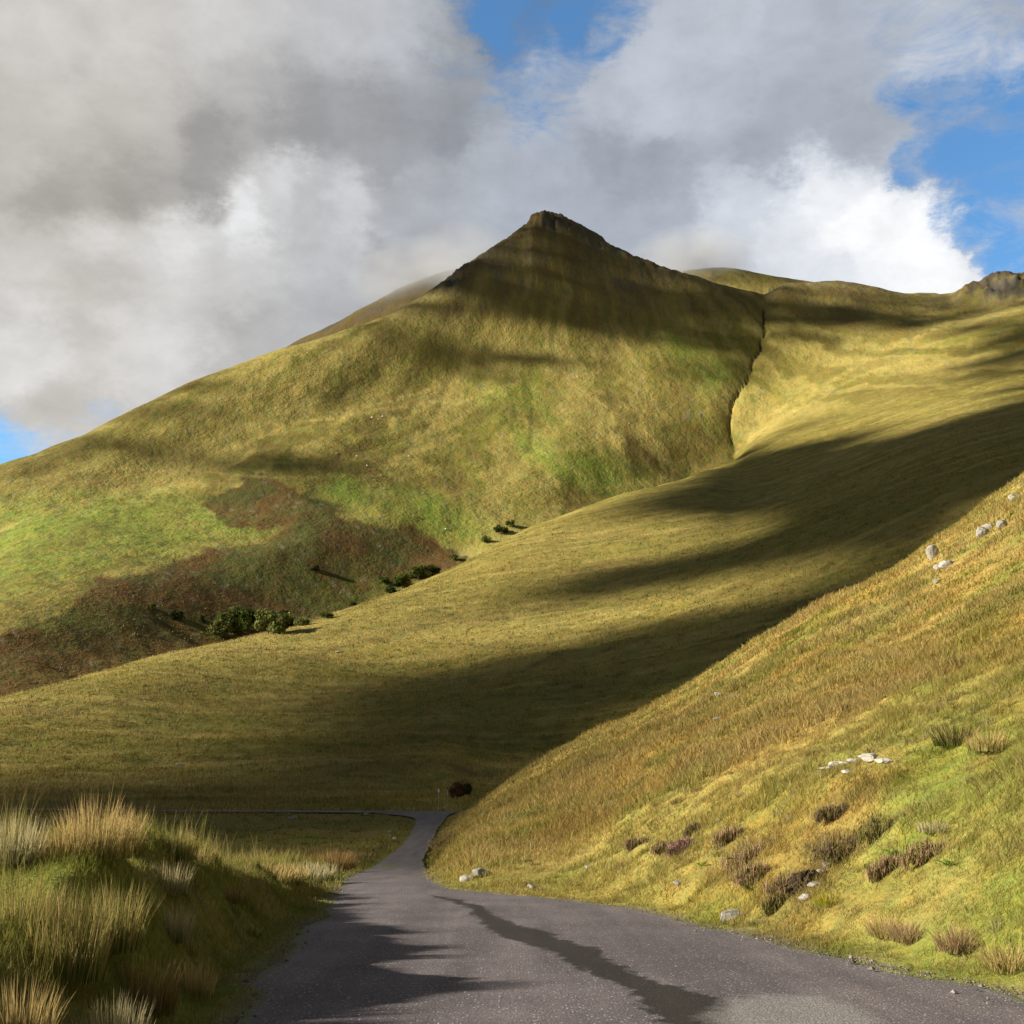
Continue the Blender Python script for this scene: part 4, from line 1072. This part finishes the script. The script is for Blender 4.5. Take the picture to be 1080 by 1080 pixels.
# ------------------------------------------------------------------ clouds that shade the slopes (unseen, off to the left, shaped to cast the wanted shadows)
SH = [
 [(380, 345), (455, 305), (520, 255), (575, 215), (660, 255), (800, 300), (840, 312), (930, 320), (1005, 322), (1100, 270), (1100, 310), (1020, 335), (950, 352), (880, 362), (822, 350), (805, 385), (768, 388), (742, 362), (700, 364), (640, 362), (560, 362), (500, 350), (430, 352)],
 [(640, 548), (700, 522), (770, 487), (860, 458), (960, 452), (1100, 405), (1180, 400), (1180, 520), (1100, 520), (1000, 575), (930, 600), (860, 600), (800, 612), (700, 622), (620, 632), (540, 645), (560, 628), (640, 606), (740, 590), (782, 566), (740, 548)],
 [(960, 575), (900, 620), (840, 628), (760, 652), (640, 672), (560, 690), (470, 705), (390, 718), (320, 735), (250, 765), (190, 792), (130, 822), (60, 838), (-40, 842), (-300, 842), (-300, 925), (0, 925), (290, 918), (370, 896), (440, 879), (470, 879), (560, 835), (800, 690), (900, 650)],
 [(1040, 350), (1100, 320), (1150, 380), (1100, 405), (1050, 400), (1020, 380)],
 [(185, 488), (260, 472), (340, 474), (440, 482), (420, 500), (340, 520), (260, 508)],
 [(40, 488), (130, 440), (215, 402), (255, 415), (215, 448), (130, 476)],
 [(400, 368), (470, 352), (560, 372), (610, 386), (560, 402), (480, 390), (420, 384)],
 [(690, 455), (720, 446), (746, 452), (730, 468), (700, 470)],
 [(470, 370), (560, 380), (570, 425), (530, 430), (500, 400)],
]
ZC = 1650.0; cell = 12.0
cxs = np.arange(-4900, -1500, cell); cys = np.arange(-900, 1650, cell)
CX, CY = np.meshgrid(cxs, cys, indexing='ij')
st_ = 22.0; alive = np.ones(CX.shape, bool); hx = np.zeros(CX.shape); hy = np.zeros(CX.shape); hz = np.full(CX.shape, -1e4)
pg = None
for k_ in range(int((ZC + 60) / SUN[2] / st_)):
    t = k_ * st_ + 600; 
    x = CX - SUN[0] * t; y = CY - SUN[1] * t; z = ZC - SUN[2] * t
    g = z - H(x, y)
    newly = alive & (g < 0)
    if newly.any():
        fr_ = np.where(pg is None, 0, (pg / (pg - g + 1e-9)) if pg is not None else 0)
        tt = t - st_ * (1 - np.clip(fr_, 0, 1))
        hx = np.where(newly, CX - SUN[0] * tt, hx); hy = np.where(newly, CY - SUN[1] * tt, hy); hz = np.where(newly, ZC - SUN[2] * tt, hz)
        alive &= ~newly
    pg = g
hpx, hpy = project(hx, hy, hz); hpx = np.nan_to_num(hpx, nan=-9999); hpy = np.nan_to_num(hpy, nan=-9999)
hr = np.hypot(hx, hy); haz = np.arctan2(hx, hy)
nzc = fbm(hx / 70, hy / 70, 301, 5); nzd = fbm(hx / 26, hy / 26, 302, 4)
hf = vnoise(CX / 27 + 3 * fbm(CX / 90, CY / 90, 306, 2), CY / 27, 307) * .6 + vnoise(CX / 15, CY / 15, 308) * .4
qs = np.quantile(hf, np.linspace(0, 1, 101)); hf = np.interp(hf, qs, np.linspace(0, 1, 101))
qx_, qy_ = project(CX, CY, ZC + 0 * CX)
okc = (hr > 66) & ~alive & ~((haz > -.06) & (hr < 142)) & ~((np.nan_to_num(qx_, nan=-9999) > -60) & (np.nan_to_num(qy_, nan=9999) > -150))
taken = np.zeros(CX.shape, bool); masks = []
#            noise px, soft px, full cover
SHP = [(22, 26, .965), (11, 14, 1.04), (8, 12, 1.1), (18, 26, .8), (16, 24, .72), (16, 24, .72), (16, 22, .7), (12, 16, .6), (18, 24, .5)]
for i, poly in enumerate(SH):
    amp, soft, full = SHP[i]
    sd = poly_sdf(hpx, hpy, poly) + amp * (nzc + .5 * nzd) * 1.3
    rr_ok = ((hr > 900) & (hr < 1330)) if i in (0, 3, 6, 7, 8) else ((hr > 130) & (hr < 1300) if i == 1 else ((hr > 58) & (hr < 640) if i == 2 else hr > 600))
    cover = np.clip(.5 + sd / (2 * soft), 0, 1) * full
    cover *= np.clip(1 + (.12 if i < 2 else .35) * fbm(hx / 120, hy / 60, 309 + i, 3) * (i != 2), .5, 1.05)
    m_ = (hf < cover) & rr_ok & okc
    for k_ in range((0, 1, 2)[i] if i < 3 else 0):     # close the gaps in the dense cloud
        d2c = m_.copy(); d2c[1:] |= m_[:-1]; d2c[:-1] |= m_[1:]; d2c[:, 1:] |= m_[:, :-1]; d2c[:, :-1] |= m_[:, 1:]; m_ = d2c
    if i in (1, 2):
        d2c = m_.copy(); d2c[1:] &= m_[:-1]; d2c[:-1] &= m_[1:]; d2c[:, 1:] &= m_[:, :-1]; d2c[:, :-1] &= m_[:, 1:]; m_ = d2c
    m_ &= ~taken
    taken |= m_; masks.append(m_)
M_shade_cloud, nt = mat_new('shade_cloud')
o_ = N(nt, 'ShaderNodeOutputMaterial'); d_ = N(nt, 'ShaderNodeBsdfDiffuse'); d_.inputs[0].default_value = (.85, .86, .88, 1); lk(nt, d_.outputs[0], o_.inputs[0])
for mask in masks:
    if mask.sum() < 5: continue
    dist = np.zeros(mask.shape); cur = mask.copy()
    for k_ in range(10):
        dist += cur
        c2 = cur.copy(); c2[1:] &= cur[:-1]; c2[:-1] &= cur[1:]; c2[:, 1:] &= cur[:, :-1]; c2[:, :-1] &= cur[:, 1:]; cur = c2
    thick = np.minimum(dist * cell * .3, 34) * (.8 + .35 * fbm(CX / 60, CY / 60, 303, 3))
    cs_ = np.argwhere(mask)
    # each cell is a quad between corner vertices; corner thickness = mean of its 4 cells
    nI_, nJ_ = mask.shape
    tc_ = np.zeros((nI_ + 1, nJ_ + 1)); cm_ = np.zeros((nI_ + 1, nJ_ + 1)); this = np.zeros(mask.shape); this[cs_[:, 0], cs_[:, 1]] = 1
    for di in (0, 1):
        for dj in (0, 1):
            tc_[di:di + nI_, dj:dj + nJ_] += thick * this / 4; cm_[di:di + nI_, dj:dj + nJ_] += this
    tc_[cm_ < 4] = .4
    idx = -np.ones(cm_.shape, int); vv = np.argwhere(cm_ > 0); idx[vv[:, 0], vv[:, 1]] = np.arange(len(vv)); n_v = len(vv)
    jx = cell * .45 * (fbm(vv[:, 0] * .7, vv[:, 1] * .7, 304, 2)); jy = cell * .45 * (fbm(vv[:, 0] * .7 + 50, vv[:, 1] * .7, 305, 2))
    bx = cxs[0] + (vv[:, 0] - .5) * cell + jx; by = cys[0] + (vv[:, 1] - .5) * cell + jy; tv = tc_[vv[:, 0], vv[:, 1]]
    top = np.stack([bx, by, ZC + tv], -1); bot = np.stack([bx, by, ZC - .15 * tv], -1)
    a = idx[cs_[:, 0], cs_[:, 1]]; b = idx[cs_[:, 0] + 1, cs_[:, 1]]; c_ = idx[cs_[:, 0] + 1, cs_[:, 1] + 1]; d = idx[cs_[:, 0], cs_[:, 1] + 1]
    q1 = np.stack([a, b, c_, d], -1); q2 = np.stack([d, c_, b, a], -1) + n_v
    # rim
    E = {}
    for q_ in q1:
        for u_, w_ in zip(q_, np.roll(q_, -1)): E[(int(u_), int(w_))] = 1
    rim = [(w_, u_, u_ + n_v, w_ + n_v) for (u_, w_) in E if (w_, u_) not in E]
    allq = np.concatenate([q1, q2, np.array(rim)])
    ob = build('cloud', np.concatenate([top, bot]), allq, M_shade_cloud); ob['kind'] = 'structure'

# ------------------------------------------------------------------ cloud caught on the far ridges (real vapour)
def mist(px, py, r, sx_, sy_, sz_, dens):
    az, te = azel(px, py); az = float(az); z = float(te) * r
    bm = bmesh.new(); bmesh.ops.create_icosphere(bm, subdivisions=3, radius=1)
    me = bpy.data.meshes.new('mountain_cloud'); bm.to_mesh(me); bm.free()
    ob = bpy.data.objects.new('mountain_cloud', me); COL.objects.link(ob); ob['kind'] = 'structure'
    ob.location = (math.sin(az) * r, math.cos(az) * r, z); ob.scale = (sx_, sy_, sz_)
    m, nt = mat_new('cloud_mist'); o_ = N(nt, 'ShaderNodeOutputMaterial'); pv = N(nt, 'ShaderNodeVolumePrincipled'); tc = N(nt, 'ShaderNodeTexCoord')
    ln = N(nt, 'ShaderNodeVectorMath', operation='LENGTH'); lk(nt, tc.outputs['Object'], ln.inputs[0])
    fall = math_n(nt, 'SUBTRACT', 1.0, ln.outputs['Value'], None, True)
    no = N(nt, 'ShaderNodeTexNoise'); no.inputs['Scale'].default_value = 2.2; no.inputs['Detail'].default_value = 5; lk(nt, tc.outputs['Object'], no.inputs['Vector'])
    nn = math_n(nt, 'MULTIPLY_ADD', no.outputs['Fac'], 2.4, -.6, True)
    de = math_n(nt, 'MULTIPLY', math_n(nt, 'MULTIPLY', fall, nn), dens)
    lk(nt, de, pv.inputs['Density']); pv.inputs['Color'].default_value = (.86, .87, .89, 1); pv.inputs['Anisotropy'].default_value = 0
    lk(nt, pv.outputs[0], o_.inputs['Volume']); me.materials.append(m)
mist(440, 296, 1760, 130, 130, 60, .022)
mist(490, 276, 1560, 90, 110, 50, .016)
mist(728, 280, 1830, 120, 130, 55, .030)

# ------------------------------------------------------------------ sky
w = bpy.data.worlds.new("World"); sc.world = w; w.use_nodes = True
nt = w.node_tree; nt.nodes.clear()
wo = N(nt, 'ShaderNodeOutputWorld'); bg = N(nt, 'ShaderNodeBackground'); lk(nt, bg.outputs[0], wo.inputs[0])
sky = N(nt, 'ShaderNodeTexSky', sky_type='NISHITA'); sky.sun_disc = False; sky.sun_elevation = SUN_EL; sky.sun_rotation = SUN_AZ
sky.air_density = 1.0; sky.dust_density = .6; sky.ozone_density = 2.0; sky.altitude = 200
tc = N(nt, 'ShaderNodeTexCoord'); G = tc.outputs['Generated']
EXPO = 1.12
XS = 2 ** EXPO
sepv = N(nt, 'ShaderNodeSeparateXYZ'); lk(nt, G, sepv.inputs[0])
azn = math_n(nt, 'ARCTAN2', sepv.outputs[0], sepv.outputs[1])
eln = math_n(nt, 'ARCSINE', sepv.outputs[2])
def wn(scale, detail, rough, off=(0, 0, 0), dist=0, sc3=(1, 1, 1.6)):
    mp = N(nt, 'ShaderNodeMapping'); mp.inputs['Location'].default_value = off; mp.inputs['Scale'].default_value = sc3; lk(nt, G, mp.inputs[0])
    n = N(nt, 'ShaderNodeTexNoise'); n.inputs['Scale'].default_value = scale; n.inputs['Detail'].default_value = detail; n.inputs['Roughness'].default_value = rough; n.inputs['Distortion'].default_value = dist
    lk(nt, mp.outputs[0], n.inputs['Vector']); return n
wa = wn(6, 10, .68, (1, 2, 3)); wb = wn(6, 10, .68, (7, 5, 1))
WA = .085
u = math_n(nt, 'ADD', azn, math_n(nt, 'MULTIPLY_ADD', wa.outputs['Fac'], WA * 2, -WA))
v = math_n(nt, 'ADD', eln, math_n(nt, 'MULTIPLY_ADD', wb.outputs['Fac'], WA * 1.5, -WA * .75))
cv = N(nt, 'ShaderNodeCombineXYZ'); lk(nt, u, cv.inputs[0]); lk(nt, v, cv.inputs[1])
s2l = lambda c: tuple(((q / 255 + .055) / 1.055) ** 2.4 if q > 10 else q / 255 / 12.92 for q in c)
# (px, py, cloud colour sRGB, cover, width px)
PTS = [
 (0, 0, (212, 206, 200), 1, 90), (120, 60, (205, 202, 196), 1, 90), (250, 20, (205, 204, 200), 1, 80), (380, 30, (192, 192, 194), 1, 70), (0, 130, (196, 194, 188), 1, 80),
 (130, 130, (190, 188, 182), 1, 70), (260, 90, (184, 183, 178), 1, 60), (50, 210, (160, 160, 154), 1, 55), (130, 190, (158, 158, 153), 1, 50), (220, 150, (152, 153, 152), 1, 50), (320, 120, (156, 158, 160), 1, 60),
 (300, 160, (142, 146, 153), 1, 50), (400, 110, (148, 154, 166), 1, 50), (200, 200, (150, 152, 156), 1, 40), (400, 160, (158, 163, 172), 1, 45), (250, 230, (236, 236, 236), 1, 34), (300, 190, (222, 225, 230), 1, 40), (190, 250, (226, 226, 226), 1, 45), (110, 260, (215, 215, 214), 1, 50),
 (30, 270, (200, 200, 198), 1, 60), (110, 320, (192, 193, 192), 1, 50), (230, 300, (202, 203, 203), 1, 45), (250, 345, (176, 180, 188), 1, 38), (330, 260, (190, 193, 197), 1, 45), (380, 220, (212, 215, 221), 1, 40), (330, 310, (176, 180, 186), 1, 34), (420, 280, (164, 168, 175), 1, 36),
 (20, 360, (220, 221, 223), 1, 50), (150, 370, (214, 216, 218), 1, 45), (60, 420, (186, 193, 204), .95, 34), (0, 440, (176, 190, 210), .6, 26), (30, 475, (190, 215, 235), .12, 24), (110, 445, (186, 195, 208), .85, 26),
 (480, 60, (140, 155, 182), .85, 36), (470, 130, (140, 152, 176), .9, 40), (515, 25, (60, 115, 190), .05, 26), (560, 8, (60, 115, 190), .15, 26), (600, 10, (80, 130, 195), .1, 24), (530, 75, (140, 170, 210), .35, 24), (575, 65, (165, 187, 218), .45, 28), (620, 75, (150, 178, 216), .4, 30),
 (560, 120, (160, 182, 214), .6, 30), (640, 20, (150, 180, 220), .45, 26), (500, 190, (176, 184, 200), .95, 40), (440, 190, (176, 181, 192), 1, 36), (590, 160, (172, 182, 204), .9, 34), (650, 110, (184, 192, 212), .9, 32), (540, 215, (172, 178, 190), 1, 36), (500, 250, (176, 181, 191), 1, 36),
 (700, 60, (196, 198, 208), 1, 40), (760, 30, (200, 200, 206), 1, 40), (820, 30, (190, 190, 198), 1, 40), (760, 100, (192, 192, 198), 1, 42), (700, 130, (196, 198, 204), 1, 36), (640, 175, (156, 162, 174), 1, 38), (620, 210, (172, 177, 187), 1, 32), (700, 190, (160, 166, 178), 1, 40), (830, 120, (176, 178, 186), 1, 40), (800, 170, (166, 172, 184), 1, 36), (700, 240, (176, 181, 190), 1, 36), (660, 250, (180, 184, 192), 1, 30),
 (880, 60, (178, 184, 200), 1, 34), (900, 130, (168, 174, 190), 1, 34), (930, 40, (172, 184, 208), .85, 32), (990, 60, (186, 202, 228), .7, 34), (1060, 70, (190, 206, 232), .65, 32), (1060, 20, (160, 178, 210), .8, 32), (980, 110, (150, 178, 215), .3, 26), (1050, 120, (120, 165, 220), .12, 28), (1000, 160, (110, 165, 225), .03, 26), (1060, 180, (130, 175, 225), .1, 26),
 (860, 210, (238, 240, 244), 1, 30), (900, 250, (250, 251, 252), 1, 32), (960, 250, (250, 250, 252), 1, 30), (820, 250, (228, 230, 236), 1, 28), (880, 290, (226, 229, 236), 1, 30), (1000, 285, (252, 252, 253), 1, 28), (790, 215, (208, 212, 220), 1, 28), (760, 260, (208, 211, 218), 1, 26), (940, 185, (150, 180, 220), .2, 14),
 (1035, 235, (160, 195, 235), .25, 16), (1075, 250, (165, 200, 238), .15, 20), (1040, 280, (236, 242, 248), .9, 14), (1080, 300, (180, 205, 235), .3, 18), (1090, 215, (150, 185, 230), .45, 22),
]
acc = None; src = cv.outputs[0]
for i_, (px, py, c, al, wd_) in enumerate(PTS):
    az, te = azel(px, py); el = math.atan(float(te)); sg = wd_ / FPX * 12
    if i_ % 8 == 0 and acc is not None:      # chained so that the shader evaluates the points group by group
        ch = N(nt, 'ShaderNodeVectorMath', operation='MULTIPLY_ADD'); lk(nt, acc, ch.inputs[0]); ch.inputs[1].default_value = (1e-20,) * 3; lk(nt, cv.outputs[0], ch.inputs[2]); src = ch.outputs[0]
    s_ = N(nt, 'ShaderNodeVectorMath', operation='DISTANCE'); lk(nt, src, s_.inputs[0]); s_.inputs[1].default_value = (float(az), el, 0)
    d1 = s_.outputs['Value']; d2_ = math_n(nt, 'MULTIPLY_ADD', d1, d1, (wd_ / FPX * .55) ** 2)
    e = math_n(nt, 'POWER', d2_, -2.2)
    cl = s2l(c); b_ = cl[1]; k4 = sg ** 4
    ma = N(nt, 'ShaderNodeVectorMath', operation='MULTIPLY_ADD'); lk(nt, e, ma.inputs[0]); ma.inputs[1].default_value = (k4 * b_, k4 * al, k4)
    if acc is not None: lk(nt, acc, ma.inputs[2])
    else: ma.inputs[2].default_value = (0, 0, 0)
    acc = ma.outputs[0]
sp_ = N(nt, 'ShaderNodeSeparateXYZ'); lk(nt, acc, sp_.inputs[0])
inv = math_n(nt, 'DIVIDE', 1.0, sp_.outputs[2])
bri = math_n(nt, 'MULTIPLY', sp_.outputs[0], inv); alpha = math_n(nt, 'MULTIPLY', sp_.outputs[1], inv)
# warm grey to the left, bluish grey to the right, white where bright
tw = math_n(nt, 'MULTIPLY_ADD', azn, 2.6, .95, True)
tint = mixc(nt, tw, (1.05, 1.0, .93), (.90, .985, 1.13))
tint = mixc(nt, math_n(nt, 'MULTIPLY_ADD', bri, 2.2, -1.1, True), tint, (.985, 1.0, 1.02))
dv = N(nt, 'ShaderNodeVectorMath', operation='SCALE'); lk(nt, tint, dv.inputs[0]); lk(nt, bri, dv.inputs['Scale'])
# fine structure
nf = wn(22, 12, .62, (3, 3, 3), .25); nf2 = wn(5.5, 6, .55, (9, 2, 5), .3)
br = math_n(nt, 'MULTIPLY_ADD', nf.outputs['Fac'], .44, .78)
br2 = math_n(nt, 'MULTIPLY_ADD', nf2.outputs['Fac'], .30, .85)
brt = math_n(nt, 'MULTIPLY', br, br2)
ccol = N(nt, 'ShaderNodeVectorMath', operation='SCALE'); lk(nt, dv.outputs[0], ccol.inputs[0]); lk(nt, math_n(nt, 'MULTIPLY', brt, 1.0 / XS), ccol.inputs['Scale'])
nw = wn(15, 12, .7, (2, 8, 4), .5, (1, 1, 2.6))
al2 = math_n(nt, 'MULTIPLY_ADD', nw.outputs['Fac'], 2.4, -1.2)
edge_ = math_n(nt, 'MULTIPLY', math_n(nt, 'MULTIPLY', alpha, math_n(nt, 'SUBTRACT', 1.0, alpha)), 4.0)
al3 = math_n(nt, 'ADD', alpha, math_n(nt, 'MULTIPLY', al2, edge_))
al3 = math_n(nt, 'MULTIPLY_ADD', al3, 1.25, -.1, True)
skc = N(nt, 'ShaderNodeVectorMath', operation='SCALE'); lk(nt, sky.outputs[0], skc.inputs[0]); skc.inputs['Scale'].default_value = .1
SKYTINT = (.58, .88, 1.04)
OTHER = (.044, .044, .046)
skt = N(nt, 'ShaderNodeVectorMath', operation='MULTIPLY'); lk(nt, skc.outputs[0], skt.inputs[0]); skt.inputs[1].default_value = SKYTINT
fin = mixc(nt, al3, skt.outputs[0], ccol.outputs[0])
lk(nt, fin, bg.inputs[0]); bg.inputs[1].default_value = 1.0
# the rest of the sky: broken cloud with some blue, darkened to deepen the shade
bg2 = N(nt, 'ShaderNodeBackground')
no2 = wn(2.2, 5, .6, (4, 4, 1))
ot2 = N(nt, 'ShaderNodeVectorMath', operation='SCALE'); lk(nt, sky.outputs[0], ot2.inputs[0]); ot2.inputs['Scale'].default_value = .05
oth = mixc(nt, ramp(nt, no2.outputs['Fac'], [(.40, (0, 0, 0)), (.56, (1, 1, 1))]), ot2.outputs[0], OTHER)
lk(nt, oth, bg2.inputs[0])
dF = N(nt, 'ShaderNodeVectorMath', operation='DOT_PRODUCT'); lk(nt, G, dF.inputs[0]); dF.inputs[1].default_value = (0, CP, SP)
fac = math_n(nt, 'MULTIPLY_ADD', dF.outputs['Value'], -1 / .12, .80 / .12, True)   # 0 ahead, 1 beyond about 47 degrees
ms = N(nt, 'ShaderNodeMixShader'); lk(nt, fac, ms.inputs[0]); lk(nt, bg.outputs[0], ms.inputs[1]); lk(nt, bg2.outputs[0], ms.inputs[2]); lk(nt, ms.outputs[0], wo.inputs[0])

# ------------------------------------------------------------------ sun, camera, render
sl = bpy.data.lights.new('sun', 'SUN'); sl.energy = 4.8; sl.angle = math.radians(.55); sl.color = (1.0, .925, .79)
so = bpy.data.objects.new('sun', sl); COL.objects.link(so)
from mathutils import Vector
so.rotation_euler = Vector(SUN).to_track_quat('Z', 'Y').to_euler(); so.location = (-50, 0, 60)
cam = bpy.data.cameras.new('camera'); cam.sensor_width = 36; cam.lens = 36 * FPX / 1080; cam.clip_start = .1; cam.clip_end = 20000
cob = bpy.data.objects.new('camera', cam); COL.objects.link(cob); cob.location = (0, 0, 0); cob.rotation_euler = (math.pi / 2 + PITCH, 0, 0)
sc.camera = cob
sc.view_settings.view_transform = 'Standard'; sc.view_settings.look = 'None'; sc.view_settings.exposure = EXPO; sc.view_settings.gamma = 1
sc.render.engine = 'CYCLES'
sc.cycles.volume_step_rate = 4; sc.cycles.volume_max_steps = 64; sc.cycles.max_bounces = 4; sc.cycles.diffuse_bounces = 2; sc.cycles.transmission_bounces = 2; sc.cycles.glossy_bounces = 2; sc.cycles.transparent_max_bounces = 4
